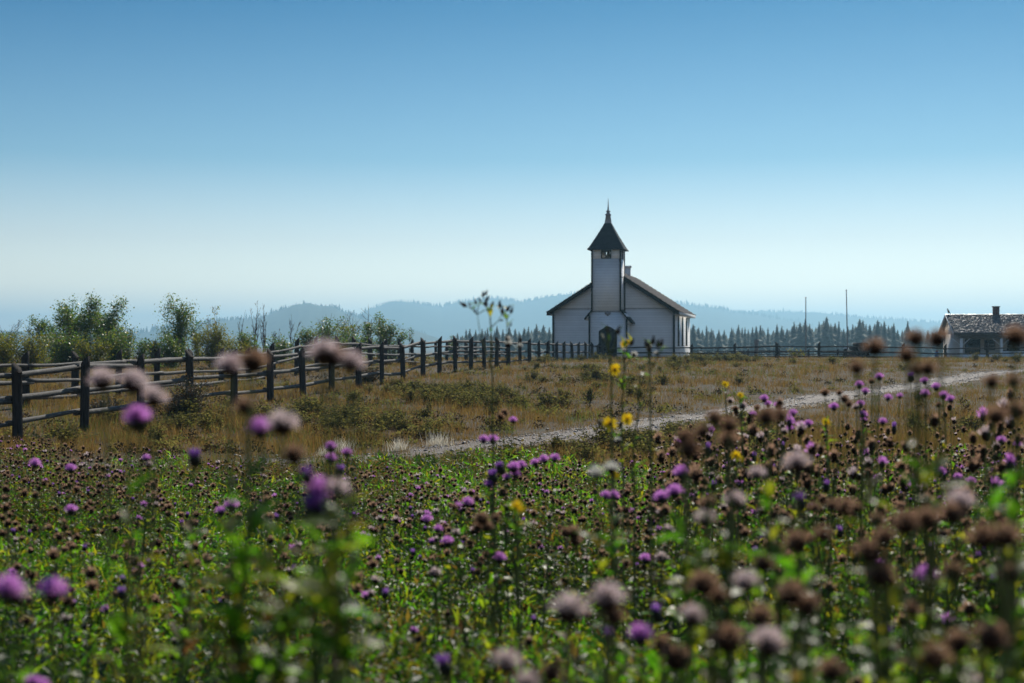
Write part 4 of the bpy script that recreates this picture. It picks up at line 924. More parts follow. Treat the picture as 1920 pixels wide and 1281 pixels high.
def head_mesh(kd_, hi, v):
    k = (kd_, hi, v)
    if k not in HMESH:
        o = HEADS[kd_, hi][v].build('flower_head', HM[kd_], link=False); HMESH[k] = o.data; bpy.data.objects.remove(o)
    return HMESH[k]
# split meshes for the foreground: bracts and florets apart
HSPLIT = {}
def head_split(kd_, v):
    k = (kd_, v)
    if k not in HSPLIT:
        src = HEADS[kd_, True][v]; out = []
        for mi, nm in ((0, 'bracts'), (1, 'florets')):
            g = G(); g.V = src.V; g.n = src.n; g.P = [(a, 0) for a, m_ in src.P if m_ == mi]
            Vall = np.concatenate(src.V); usedv = np.unique(np.concatenate([a.ravel() for a, _ in g.P])); mp_ = np.full(len(Vall), -1); mp_[usedv] = np.arange(len(usedv))
            g2 = G(); g2.V = [Vall[usedv]]; g2.n = len(usedv); g2.P = [(mp_[a], 0) for a, _ in g.P]
            o = g2.build(nm, HM[kd_][mi], link=False); out.append(o.data); bpy.data.objects.remove(o)
        HSPLIT[k] = out
    return HSPLIT[k]
# lobed leaf along +X
def leaf_tmpl(nseg):
    V = []; Fq = []
    for i in range(nseg + 1):
        t = i / nseg; wv = .20 * math.sin(math.pi * (t * .9 + .08)) * (1.25 if i % 2 else .5) * (1 - .3 * t); z = .16 * math.sin(t * 2.2) - .18 * t * t
        V += [(t, -wv, z + .05 * (1 if i % 2 else -1)), (t, 0, z - .03), (t, wv, z + .05 * (1 if i % 2 else -1))]
    for i in range(nseg):
        a = i * 3; Fq += [(a, a + 3, a + 4, a + 1), (a + 1, a + 4, a + 5, a + 2)]
    return np.array(V), np.array(Fq)
LHI, LLO = leaf_tmpl(9), leaf_tmpl(3)
def plant(base, heads, hi, r, leafn=30, leafs=.11, stem_r=.004, dryness=.25, junction=None):
    """heads: list of (pos(3), kind, size); all relative to base; returns stem G, leaf G, [(kind, M, T)]"""
    gs, gl = G(), G(); out = []
    P = np.array([h[0] for h in heads]); top = P[:, 2].max(); c = P.mean(0)
    n = 7; t = np.linspace(0, 1, n); zt = max(P[:, 2].min() * .8, top * .62)
    wig = np.cumsum(r.normal(0, .006, (n, 2)), 0); main = np.stack([c[0] * t ** 1.5 + wig[:, 0], c[1] * t ** 1.5 + wig[:, 1], -.03 + (zt + .03) * t], -1)
    gs.tube(main, np.linspace(stem_r, stem_r * .7, n), 6 if hi else 4, cap=False)
    paths = [main]
    for pos, kd_, sz in heads:
        pos = np.array(pos); t0 = r.uniform(.72, 1.0) if pos[2] > zt else r.uniform(.45, .7); p0_ = np.array([np.interp(t0, t, main[:, i]) for i in range(3)])
        if p0_[2] > pos[2] - .03: p0_ = np.array([np.interp(.35, t, main[:, i]) for i in range(3)])
        if p0_[2] > pos[2] - .03: pass
        m_ = p0_ * .45 + pos * .55 + np.array([(pos[0] - p0_[0]) * .22, (pos[1] - p0_[1]) * .22, -.12 * (pos[2] - p0_[2])])
        pts_ = [p0_, (p0_ + m_) / 2 + r.normal(0, .003, 3), m_, (m_ + pos) / 2 + r.normal(0, .003, 3), pos]
        gs.tube(pts_, [stem_r * .65, stem_r * .55, stem_r * .5, stem_r * .42, stem_r * .4], 5 if hi else 3, cap=False); paths.append(np.array(pts_))
        dr = pos - np.array(pts_[3]); dr = dr + np.array([0, 0, .6 * np.linalg.norm(dr)]) + r.normal(0, .25, 3) * np.linalg.norm(dr)
        az = math.atan2(dr[1], dr[0]); tl = math.acos(max(-1, min(1, dr[2] / (np.linalg.norm(dr) + 1e-9))))
        out.append((kd_, rot(az, min(tl, 1.0), r.uniform(0, 6.28), sz), pos, (az, min(tl, 1.0), r.uniform(0, 6.28), sz)))
    # leaves
    T_, sz_, az_, tl_ = [], [], [], []
    for i in range(leafn):
        pth = main if (i < leafn * .65 or len(paths) == 1) else paths[1 + r.integers(0, len(paths) - 1)]
        tt_ = np.linspace(0, 1, len(pth)); u = r.uniform(.06, .96) if pth is main else r.uniform(.05, .7)
        T_.append([np.interp(u, tt_, pth[:, k]) for k in range(3)]); sz_.append(leafs * (1.15 - .65 * u if pth is main else .4) * r.uniform(.7, 1.2)); az_.append(i * 2.4 + r.normal(0, .3)); tl_.append(r.uniform(-.9, .2))
    Lt = LHI if hi else LLO; nL = len(T_)
    Ms = rots(az_, tl_, 0, sz_)
    rl = r.normal(0, .35, nL); ca, sa = np.cos(rl), np.sin(rl); Rx = np.zeros((nL, 3, 3)); Rx[:, 0, 0] = 1; Rx[:, 1, 1] = ca; Rx[:, 1, 2] = -sa; Rx[:, 2, 1] = sa; Rx[:, 2, 2] = ca
    Ms = np.einsum('pij,pjk->pik', Ms, Rx)
    dry = r.random(nL) < dryness
    for q, mi in ((~dry, 0), (dry, 1)):
        if q.any(): gl.inst(Lt[0], Lt[1], Ms[q], np.array(T_)[q], mi)
    return gs, gl, out
NP = {'n': 0}
# --- foreground plants, one entry per plant: depth, foot shift, label, heads (photo x, y, apparent width, kind)
FG = [
 (2.1, -20, 'near thistle at the left with one big purple bloom hanging low below two pale heads', [(262, 792, 54, 'purple'), (195, 716, 52, 'pale'), (246, 722, 50, 'pale'), (286, 748, 44, 'pale')]),
 (1.9, 15, 'near thistle with two faded heads in a pair before the fifth fence post', [(430, 688, 52, 'pale'), (472, 684, 48, 'brown'), (460, 765, 38, 'brown')]),
 (2.0, -15, 'near thistle with a purple bloom beside a large pale head and a brown one below', [(490, 810, 46, 'purple'), (530, 800, 54, 'pale'), (556, 855, 46, 'brown')]),
 (3.2, 0, 'thistle with a single closed violet bud left of the purple and pale pair', [(366, 868, 26, 'bud')]),
 (1.8, 20, 'near thistle with three faded heads touching the fence top left of centre', [(606, 668, 54, 'pale'), (628, 672, 46, 'brown'), (655, 684, 46, 'pale')]),
 (1.9, 10, 'near thistle with a purple bloom stacked over violet buds, left of centre', [(594, 930, 60, 'purple'), (588, 972, 52, 'bud'), (633, 920, 46, 'pale'), (625, 975, 34, 'bud'), (578, 900, 30, 'bud')]),
 (1.9, -8, 'near thistle with one round purple bloom in the lower left', [(96, 1115, 58, 'purple')]),
 (1.75, -10, 'near thistle with a purple and a brown head cut by the left frame edge', [(10, 1112, 58, 'purple'), (34, 1122, 46, 'pale')]),
 (2.0, 0, 'near thistle with two brown and one pale head right of the lower left purple bloom', [(555, 1110, 46, 'pale'), (608, 1118, 46, 'brown'), (637, 1098, 42, 'pale')]),
 (2.4, 0, 'near thistle with two small purple blooms at the bottom left corner', [(58, 1282, 30, 'purple'), (76, 1290, 28, 'purple')]),
 (2.4, 0, 'near thistle with one dark violet bud at the bottom, left of centre', [(840, 1258, 34, 'bud')]),
 (1.7, 8, 'near thistle with two very large pale heads side by side in the lower middle', [(1064, 1150, 66, 'pale'), (1140, 1128, 60, 'pale'), (1150, 1160, 42, 'brown')]),
 (1.65, -8, 'near thistle with pale and brown heads at the bottom middle edge', [(948, 1246, 54, 'pale'), (1030, 1262, 50, 'brown'), (985, 1284, 50, 'pale')]),
 (2.0, 0, 'near thistle with a lilac head over three brown ones at the bottom, right of centre', [(1203, 1196, 48, 'purple'), (1240, 1212, 44, 'brown'), (1270, 1240, 58, 'brown'), (1140, 1200, 24, 'bud')]),
 (1.8, 0, 'near thistle with pale crowns and brown heads at the lower right of centre', [(1322, 1100, 52, 'brown'), (1296, 1160, 48, 'pale'), (1346, 1120, 40, 'brown')]),
 (1.75, 10, 'near thistle with three big brown and pale heads at the lower right', [(1362, 1205, 58, 'brown'), (1440, 1210, 58, 'pale'), (1424, 1160, 46, 'brown'), (1400, 1095, 38, 'pale')]),
 (1.7, 5, 'near thistle with paired dark brown heads left of the lower right violet bud', [(1480, 1118, 58, 'brown'), (1514, 1140, 48, 'brown')]),
 (2.0, 0, 'near thistle with one brown head above the lower right pair', [(1430, 1060, 44, 'brown')]),
 (1.9, 0, 'near thistle with two brown heads in the middle right of the field', [(1500, 1020, 48, 'brown'), (1543, 1005, 40, 'brown')]),
 (2.3, 0, 'thistle with a cluster of three brown heads under the shorter flagpole', [(1588, 955, 40, 'brown'), (1560, 950, 32, 'brown'), (1608, 955, 30, 'brown')]),
 (2.6, 0, 'thistle with one brown head under the taller flagpole', [(1641, 975, 32, 'brown')]),
 (1.8, -5, 'near thistle with two brown heads one over the other at the right', [(1630, 1040, 50, 'brown'), (1650, 1085, 52, 'brown'), (1665, 1010, 40, 'brown')]),
 (1.8, 5, 'near thistle with a pale crown over four brown heads below the cabin', [(1800, 945, 50, 'pale'), (1782, 965, 48, 'brown'), (1742, 975, 48, 'brown'), (1695, 985, 52, 'brown')]),
 (2.4, 0, 'thistle with one purple bloom alone between brown heads at the right', [(1735, 1085, 42, 'purple')]),
 (2.6, 0, 'thistle with one dark violet bud at the lower right', [(1660, 1195, 28, 'bud')]),
 (2.1, 0, 'near thistle with a single narrow brown head right of the violet bud', [(1708, 1145, 36, 'brown')]),
 (1.8, 0, 'near thistle with a dark brown head right of the lone purple bloom', [(1790, 1075, 46, 'brown')]),
 (1.8, 0, 'near thistle with a brown head low at the right frame edge', [(1892, 1080, 46, 'brown')]),
 (1.6, 0, 'near thistle with two joined brown heads at the right frame edge', [(1845, 1012, 56, 'brown'), (1885, 1010, 54, 'brown')]),
 (1.55, 0, 'near thistle with two very large blurred brown heads at the bottom right', [(1752, 1235, 58, 'brown'), (1850, 1200, 58, 'brown'), (1800, 1210, 50, 'brown')]),
 (1.7, 0, 'near thistle with one brown head at the bottom, right of centre', [(1562, 1262, 48, 'brown')]),
 (2.0, 0, 'near thistle with a pale head at the bottom right corner', [(1815, 1278, 42, 'pale')]),
 (2.1, 12, 'tall near thistle with one dark brown head before the taller flagpole', [(1640, 655, 40, 'brown'), (1607, 692, 34, 'brown')]),
 (2.1, -6, 'tall near thistle with brown heads reaching the cabin roof line', [(1720, 637, 38, 'brown'), (1764, 638, 40, 'brown'), (1702, 668, 36, 'brown'), (1722, 694, 34, 'brown'), (1738, 694, 34, 'brown')]),
 (1.9, 0, 'tall near thistle with one brown head before the cabin at the frame edge', [(1900, 634, 46, 'brown')]),
 (2.2, 0, 'near thistle with a pair of brown heads below the cabin, upper pair', [(1858, 718, 34, 'brown'), (1900, 716, 34, 'brown')]),
 (1.9, 0, 'near thistle with a pair of brown heads below the cabin, lower pair', [(1865, 782, 44, 'brown'), (1906, 772, 46, 'brown')]),
 (2.1, 0, 'near thistle with a bunch of four brown heads right of the yellow flowers', [(1342, 784, 36, 'brown'), (1368, 800, 36, 'brown'), (1366, 828, 40, 'brown'), (1320, 812, 34, 'brown')]),
 (2.1, 0, 'near thistle with two brown heads just right of the yellow flowers', [(1290, 846, 42, 'brown'), (1287, 822, 36, 'brown')]),
 (2.2, 0, 'near thistle with two brown heads side by side before the track', [(1436, 784, 38, 'brown'), (1462, 782, 34, 'brown')]),
 (2.1, 0, 'near thistle with one large lilac fading head before the track at the right', [(1498, 872, 48, 'pale')]),
 (2.5, 0, 'thistle with a pale head left of the large lilac fading one', [(1420, 890, 34, 'pale')]),
 (2.2, 0, 'near thistle with pale and brown heads in the middle right', [(1322, 975, 40, 'pale'), (1330, 942, 32, 'brown'), (1378, 942, 38, 'pale')]),
 (2.6, 0, 'thistle with two dark heads in the middle right, right of the pale one', [(1505, 948, 32, 'bud'), (1440, 950, 28, 'brown'), (1528, 952, 26, 'brown')]),
 (4.8, 0, 'mid field thistle with one clear lilac bloom left of centre', [(840, 1020, 24, 'purple')]),
 (4.8, 0, 'mid field thistle with one purple bloom right of the clear lilac one', [(936, 1050, 24, 'purple'), (912, 1042, 16, 'brown')]),
 (4.8, 0, 'mid field thistle with one pale head below the clear lilac bloom', [(816, 1076, 22, 'pale')]),
 (4.9, 0, 'mid field thistle with a purple and a pale head below the yellow flowers', [(1210, 1052, 22, 'purple'), (1241, 1048, 24, 'pale')]),
 (4.6, 0, 'mid field thistle with two purple blooms touching, left of the stacked blooms', [(434, 952, 26, 'purple'), (415, 962, 20, 'purple')]),
 (5.2, 0, 'mid field thistle with one purple bloom in the left middle', [(134, 960, 22, 'purple')]),
 (5.4, 0, 'mid field thistle with a purple bloom beside the fence foot at the left', [(133, 882, 20, 'purple'), (65, 872, 20, 'purple')]),
 (5.8, 0, 'mid field thistle with a small purple bloom under the big hanging one', [(275, 862, 17, 'purple'), (279, 872, 15, 'pale')]),
 (4.6, 0, 'mid field thistle with three purple blooms at the track edge left of centre', [(621, 842, 22, 'purple'), (619, 863, 22, 'purple'), (650, 852, 20, 'purple'), (633, 888, 18, 'bud')]),
 (5.0, 0, 'mid field thistle with paired purple blooms at the foot of the tall dried weed', [(907, 826, 20, 'purple'), (925, 828, 20, 'purple')]),
 (5.6, 0, 'mid field thistle with two brown heads and a purple bloom right of the dried weed', [(962, 790, 16, 'purple'), (944, 776, 16, 'brown'), (938, 782, 15, 'brown')]),
 (5.0, 0, 'mid field thistle with a dense bunch of purple blooms at mid field centre', [(963, 880, 22, 'purple'), (977, 876, 20, 'purple'), (965, 892, 22, 'purple'), (940, 884, 20, 'bud'), (951, 898, 15, 'purple')]),
 (5.5, 0, 'mid field thistle with three purple blooms right of the dense bunch', [(1006, 870, 18, 'purple'), (1022, 864, 20, 'purple'), (1038, 862, 18, 'purple')]),
 (4.8, 0, 'mid field thistle with a purple bloom right of a dark one, centre', [(918, 910, 18, 'purple'), (925, 902, 20, 'bud')]),
 (4.0, 0, 'mid field thistle with two purple blooms below the white seed heads', [(1134, 932, 20, 'purple'), (1148, 932, 20, 'purple')]),
 (3.8, 0, 'mid field thistle with two violet pink blooms right of the white seed heads', [(1243, 938, 28, 'purple'), (1265, 928, 28, 'purple')]),
 (3.6, 0, 'mid field thistle with one lilac head right of the yellow flowers', [(1280, 892, 28, 'purple')]),
 (2.7, 0, 'thistle with two large creamy white seed heads below the yellow flowers', [(1118, 888, 34, 'fluff'), (1146, 882, 28, 'fluff')]),
 (4.2, 0, 'mid field thistle with three purple blooms left of centre', [(876, 946, 22, 'purple'), (862, 950, 18, 'purple'), (852, 952, 14, 'brown')]),
 (4.6, 0, 'mid field thistle with a small purple bloom and a bud in the centre left', [(801, 978, 20, 'purple'), (820, 994, 18, 'purple'), (854, 1000, 16, 'pale')]),
 (3.6, 0, 'mid field thistle with dark brown heads in the centre of the field', [(905, 975, 26, 'brown'), (915, 990, 24, 'brown'), (896, 992, 22, 'brown'), (930, 972, 18, 'brown')]),
 (3.4, 0, 'mid field thistle with a column of brown heads below the church door', [(1075, 1002, 26, 'brown'), (1078, 1015, 24, 'brown'), (1060, 998, 20, 'brown')]),
 (6.2, 0, 'right side thistle with purple blooms highest against the track, under the tall brown heads', [(1612, 724, 17, 'purple'), (1622, 736, 15, 'purple'), (1650, 709, 16, 'purple'), (1634, 716, 12, 'brown')]),
 (6.0, 0, 'right side thistle with four small purple blooms below the cabin left end', [(1735, 717, 16, 'purple'), (1756, 728, 17, 'purple'), (1734, 740, 16, 'purple'), (1708, 712, 14, 'bud')]),
 (5.8, 0, 'right side thistle with two purple blooms side by side below the cabin', [(1769, 744, 18, 'purple'), (1784, 751, 17, 'purple'), (1760, 760, 13, 'brown')]),
 (6.4, 0, 'right side thistle with three purple blooms just below the track, right of centre', [(1433, 750, 17, 'purple'), (1441, 759, 15, 'purple'), (1457, 762, 15, 'purple'), (1412, 778, 14, 'purple')]),
 (6.0, 0, 'right side thistle with a lone purple bloom at the lower track edge', [(1564, 766, 17, 'purple'), (1488, 777, 16, 'purple')]),
 (6.2, 0, 'right side thistle with a stack of three purple blooms below the track', [(1614, 761, 16, 'purple'), (1617, 779, 17, 'purple'), (1619, 788, 13, 'purple'), (1606, 764, 13, 'pale')]),
 (5.6, 0, 'right side thistle with one purple bloom right of the stack of three', [(1655, 793, 16, 'purple'), (1687, 744, 14, 'purple'), (1664, 748, 15, 'purple')]),
 (5.6, 0, 'right side thistle with a dense pair of purple blooms below the shorter flagpole', [(1502, 802, 20, 'purple'), (1517, 797, 18, 'purple'), (1482, 805, 14, 'purple'), (1470, 810, 14, 'pale')]),
 (5.0, 0, 'right side thistle with dried brown heads crossing the track below the taller flagpole', [(1547, 738, 17, 'brown'), (1574, 738, 12, 'brown'), (1583, 750, 16, 'brown'), (1590, 759, 14, 'brown')]),
 (6.4, 0, 'right side thistle with small pale heads left of the three purple blooms', [(1392, 762, 14, 'pale'), (1369, 752, 14, 'pale'), (1378, 768, 13, 'brown'), (1420, 765, 12, 'brown')]),
 (5.4, 0, 'right side thistle with a row of three purple blooms at the right', [(1764, 887, 18, 'purple'), (1798, 896, 18, 'purple'), (1820, 905, 18, 'purple')]),
 (5.2, 0, 'right side thistle with a single purple bloom near the right edge', [(1877, 828, 18, 'purple'), (1907, 836, 17, 'purple')]),
]
def fg_plant(entry, k, gname='foreground thistles'):
    d, sh, lab, hs = entry; r = np.random.default_rng(300 + k)
    hs3 = []
    for (px, py, wv, kd_) in hs:
        nominal = {'purple': .034, 'pale': .034, 'brown': .027, 'bud': .022, 'fluff': .044}[kd_]
        sz = max(.7, (wv - (7 if d < 3 else 2)) / F * d / nominal); dd = d + r.normal(0, .02)
        hs3.append((at(px, py + wv * .30, dd), kd_, min(sz * r.uniform(.98, 1.16) * (.9 if kd_ == 'brown' else 1), 1.7)))
    c = np.mean([h[0] for h in hs3], 0); bx_ = c[0] + sh / F * d + r.normal(0, .03); by_ = d + r.uniform(-.05, .05); bz_ = float(H(bx_, by_))
    e = empty('thistle', (bx_, by_, bz_), 0, lab, 'thistle', gname); base = np.array([bx_, by_, bz_])
    hi = d < 3.4
    gs, gl, out = plant(base, [(h[0] - base, h[1], h[2]) for h in hs3], hi, r, leafn=(120 if d < 2.3 and 380 < hs[0][0] < 680 else 64) if hi else 30, leafs=(.15 if d < 2.3 and 380 < hs[0][0] < 680 else .12) if hi else .10, stem_r=.0056 if hi else .0042, dryness=.1)
    gs.build('stem', 'stem', e, smooth=True); gl.build('leaves', ['leaf', 'leaf_dry'], e)
    for (kd_, Mx, T, eu) in out:
        v = int(r.integers(0, 3))
        if hi:
            b, f = head_split(kd_, v); o = bpy.data.objects.new('flower_head', b); col.objects.link(o); o.parent = e
            f_ = bpy.data.objects.new('florets', f); col.objects.link(f_); f_.parent = o
        else: o = bpy.data.objects.new('flower_head', head_mesh(kd_, True, v)); col.objects.link(o); o.parent = e
        o.location = T; m4 = __import__('mathutils').Matrix([list(r_) for r_ in Mx]).to_4x4(); o.rotation_euler = m4.to_euler(); o.scale = (eu[3],) * 3
        o['label'] = HLAB[kd_]
    return e
for k, en in enumerate(FG): fg_plant(en, k)

# --- prototypes of the field thistles (1 unit tall roughly, metres)
def proto(seed, hgt, kinds, spread=.16, hi=False):
    r = np.random.default_rng(seed); hs = []
    for i, kd_ in enumerate(kinds):
        a = r.uniform(0, 6.28); q = r.random() ** .5; z = hgt * (1 - .28 * q * r.random() - .03 * i * r.random())
        hs.append((np.array([math.cos(a) * spread * q, math.sin(a) * spread * q, z]), kd_, r.uniform(.85, 1.1)))
        if r.random() < .5 and i + 1 < len(kinds): pass
    return hs
KINDS = ['brown', 'brown', 'brown', 'pale', 'purple', 'bud']
PR = []
specs = [(.72, 'bbbB'), (.80, 'bbbb'), (.66, 'Pbp'), (.85, 'bbbbb'), (.70, 'Pbb'), (.78, 'pbb'), (.62, 'bbB'), (.74, 'Pbb'), (.82, 'bbpb'), (.58, 'bb'), (.68, 'bbb'), (.76, 'Pp')]
cmap = {'b': 'brown', 'p': 'pale', 'P': 'purple', 'B': 'bud'}
for k, (h, s) in enumerate(specs):
    r = np.random.default_rng(500 + k); hs = proto(700 + k, h, [cmap[c] for c in s], .13)
    gs, gl, out = plant(np.zeros(3), hs, False, r, leafn=44, leafs=.10, stem_r=.0032, dryness=.28)
    PR.append((h, s, gs, gl, out))
protos = []
for k, (h, s, gs, gl, out) in enumerate(PR):
    e = empty('thistle'); gs.build('stem', 'stem', e); gl.build('leaves', ['leaf', 'leaf_dry'], e)
    for (kd_, Mx, T, eu) in out:
        o = bpy.data.objects.new('flower_head', head_mesh(kd_, False, k % 2)); col.objects.link(o); o.parent = e; o.location = T
        o.rotation_euler = __import__('mathutils').Matrix([list(r_) for r_ in Mx]).to_euler(); o.scale = (eu[3],) * 3; o['label'] = HLAB[kd_]
    protos.append(e)
kd3 = kids_of()
# positions over the field
r = random.Random(2024); pos = []
def toplim(px): return float(np.interp(px, [0, 250, 420, 600, 760, 900, 1100, 1250, 1400, 1560, 1700, 1920], [815, 830, 862, 868, 872, 868, 860, 800, 748, 712, 705, 715]))
tries = 0
while len(pos) < 1350 and tries < 60000:
    tries += 1
    d = 2.5 + 17.5 * r.random() ** .75; x = r.uniform(-.39, .39) * d; px = 960 + x / d * F
    if float(track_dist(np.array([x]), np.array([d]))[0]) < 1.7: continue
    far = 19.5 if px < 500 else 18.5 if px < 900 else 16 if px < 1250 else 15
    if d > far: continue
    if patch(x, d, 1.1, 2) + .7 * patch(x, d, 3.3, 4) < -.1 + r.random() * .5 and r.random() < .85: continue
    if px < 1150 and d < 9 and r.random() < .68: continue
    if d > 13 and r.random() < .35: continue
    if d < 4.2 and r.random() < .62: continue
    pos.append((x, d, px))
pos.sort(key=lambda p: p[1])
indiv = pos[:232]; mass = pos[232:]
cnt = {}; usedp = [False] * len(protos); todo = []
def choose(px, d):
    right = px > 1200
    w_ = [1.2, 1.2, .5, 1.1, .45, 1, .9, .4, 1, 1.1, 1.2, .3]
    return r.choices(range(len(PR)), w_)[0]
def scale_for(k, px, d, x):
    gz = float(H(x, d)); lim = CH - (toplim(px) - HY + r.random() ** 2 * 90 ) / F * d - gz
    nat = PR[k][0] * r.uniform(.85, 1.2) + ((.55 if 4 < d < 9 else .2) * r.random() if px > 1250 else 0)
    return max(.35, min(nat, lim)) / PR[k][0], gz
for (x, d, px) in indiv:
    k = choose(px, d); s, gz = scale_for(k, px, d, x)
    todo.append((x, d, px, k, s, gz))
todo.sort(key=lambda t: t[2])
def describe(s):
    w_ = {1: 'one', 2: 'two', 3: 'three', 4: 'four', 5: 'five', 6: 'six'}
    t = w_[len(s)] + '-headed thistle, '
    if 'P' in s: return t + w_[s.count('P')] + ' purple'
    if 'B' in s: return t + 'one violet bud'
    if 'p' in s: return t + w_[s.count('p')] + ' pale'
    return t + 'all brown'
LM2 = ['left edge', 'second fence post', 'hanging purple bloom', 'fifth fence post', 'stacked purple blooms', 'dark bush', 'fence rise', 'dried weed', 'fence end', 'church door', 'church corner', 'right fence', 'shorter flagpole', 'taller flagpole', 'cabin end', 'cabin chimney']
LP2 = [20, 158, 262, 439, 594, 690, 800, 910, 1030, 1140, 1262, 1376, 1511, 1587, 1757, 1880]
for (x, d, px, k, s, gz) in todo:
    if not usedp[k]: o = protos[k]; usedp[k] = True
    else: o = copy_tree(protos[k], kd3)
    o.location = (x, d, gz); o.scale = (min(1.15, max(.8, s)),) * 2 + (s,); o.rotation_euler.z = r.uniform(0, 6.28)
    j = min(range(len(LP2)), key=lambda i: abs(LP2[i] - px)); row = 'front' if d < 4.6 else 'second' if d < 6.2 else 'middle' if d < 7.6 else 'rear'
    key = (describe(PR[k][1]), LM2[j], row); cnt[key] = cnt.get(key, 0) + 1
    lab = f'{key[0]}, {row} rows under {key[1]}'
    lab += f', {ordinal(cnt[key])} from left' if cnt[key] > 1 else ''
    tag(o, lab, 'thistle', 'thistles of the field')
for k, u in enumerate(usedp):
    if not u: protos[k].location = (2.5 * k - 12, 9, float(H(2.5 * k - 12, 9))); tag(protos[k], f'thistle with {describe(PR[k][1])}, rear rows of the field', 'thistle', 'thistles of the field')
gm = G(); mats_ = ['stem', 'leaf', 'leaf_dry', 'bract', 'bract_dry', 'purple', 'violet', 'pale', 'tan']
mi_ = {n_: i for i, n_ in enumerate(mats_)}
per = {k: G() for k in range(len(PR))}
for k, (h, s, gs, gl, out) in enumerate(PR):
    t = per[k]; t.addG(gs, mimap={0: 0}); t.addG(gl, mimap={0: 1, 1: 2})
    for (kd_, Mx, T, eu) in out: t.addG(HEADS[kd_, False][k % 2], Mx, T, {0: mi_[HM[kd_][0]], 1: mi_[HM[kd_][1]]})
byk = {}
for (x, d, px) in mass:
    k = choose(px, d); s, gz = scale_for(k, px, d, x); byk.setdefault(k, []).append((x, d, gz, s))
for k, L in byk.items():
    L = np.array(L); V = np.concatenate(per[k].V); n = len(V); th = rng.uniform(0, 6.28, len(L)); Ms = rots(th, 0, 0, 1.0)
    Ms[:, :, 0] *= np.clip(L[:, 3], .8, 1.15)[:, None]; Ms[:, :, 1] *= np.clip(L[:, 3], .8, 1.15)[:, None]; Ms[:, :, 2] *= L[:, 3][:, None]
    W = np.einsum('pij,nj->pni', Ms, V) + L[:, None, :3]
    for a, m_ in per[k].P: gm.P.append(((a[None] + (np.arange(len(L)) * n)[:, None, None]).reshape(-1, a.shape[1]) + gm.n, m_))
    gm.V.append(W.reshape(-1, 3)); gm.n += len(L) * n
tag(gm.build('thistle_field', mats_), 'dense mass of small thistles in the farther part of the field', kind='stuff')

# --- leafy undergrowth
r = np.random.default_rng(77)
n = 24000; d = 2.3 + 17 * r.random(n) ** .8; x = r.uniform(-.41, .41, n) * d
k = (track_dist(x, d) > 1.5); x, d = x[k], d[k]; k = ~((d > 10) & (patch(x, d, 1.3, 2) < -.3)) & ~((d > 14) & (r.random(len(x)) < .6)); x, d = x[k], d[k]
nl = 11; N = len(x) * nl; ht = .60 - .016 * d + .14 * patch(x, d, 1.6, 5).clip(-1, 1.3); ht = ht.clip(.1, .85)
X = np.repeat(x, nl) + r.normal(0, .06, N); Y = np.repeat(d, nl) + r.normal(0, .06, N); Zz = H(X, Y) + np.repeat(ht, nl) * r.random(N) ** .7
sz = r.uniform(.028, .075, N) * (1 + np.repeat(d, nl) * .03)
Ms = rots(r.uniform(0, 6.28, N), r.uniform(-1.2, .5, N), 0 * X, sz)
rl = r.normal(0, .6, N); ca, sa = np.cos(rl), np.sin(rl); Rx = np.zeros((N, 3, 3)); Rx[:, 0, 0] = 1; Rx[:, 1, 1] = ca; Rx[:, 1, 2] = -sa; Rx[:, 2, 1] = sa; Rx[:, 2, 2] = ca
Ms = np.einsum('pij,pjk->pik', Ms, Rx); T_ = np.stack([X, Y, Zz], -1)
yel = np.repeat(patch(x, d, .9, 4) + r.normal(0, .5, len(x)) + d * .04 > 1.15, nl)
g = G(); deep = np.repeat(patch(x, d, 1.9, 7) + r.normal(0, .6, len(x)) > .1, nl) & ~yel; fre = ~yel & ~deep  # deep: shadow gaps put into the leaf colour as darker patches
LU = LLO[0] * (1.15, .62, 1)
g.inst(LU, LLO[1], Ms[fre], T_[fre], 0); g.inst(LU, LLO[1], Ms[yel], T_[yel], 1); g.inst(LU, LLO[1], Ms[deep], T_[deep], 2)
tag(g.build('undergrowth', ['leaf', 'leaf_dry', 'leaf_deep']), 'leafy green undergrowth between the thistles', kind='stuff')
x, d = r.uniform(-.41, .41, 8000), 2.4 + 18 * r.random(8000) ** .9; x = x * d; k = track_dist(x, d) > 1.3; x, d = x[k], d[k]
Ms, Ts = tuft_arrays(x, d, .30 + .2 * r.random(len(x)), .0022 + d * .0002, 6, .05 + 0 * d, r)
g = G(); sel = r.random(len(Ts)); 
g.inst(bV, bF, Ms[sel < .62], Ts[sel < .62], 0); g.inst(bV, bF, Ms[(sel >= .62) & (sel < .985)], Ts[(sel >= .62) & (sel < .985)], 1); g.inst(bV, bF, Ms[sel >= .985], Ts[sel >= .985], 2)
tag(g.build('field_grass', ['grass_green', 'grass', 'grass_pale']), 'grass blades growing between the thistles', kind='stuff')

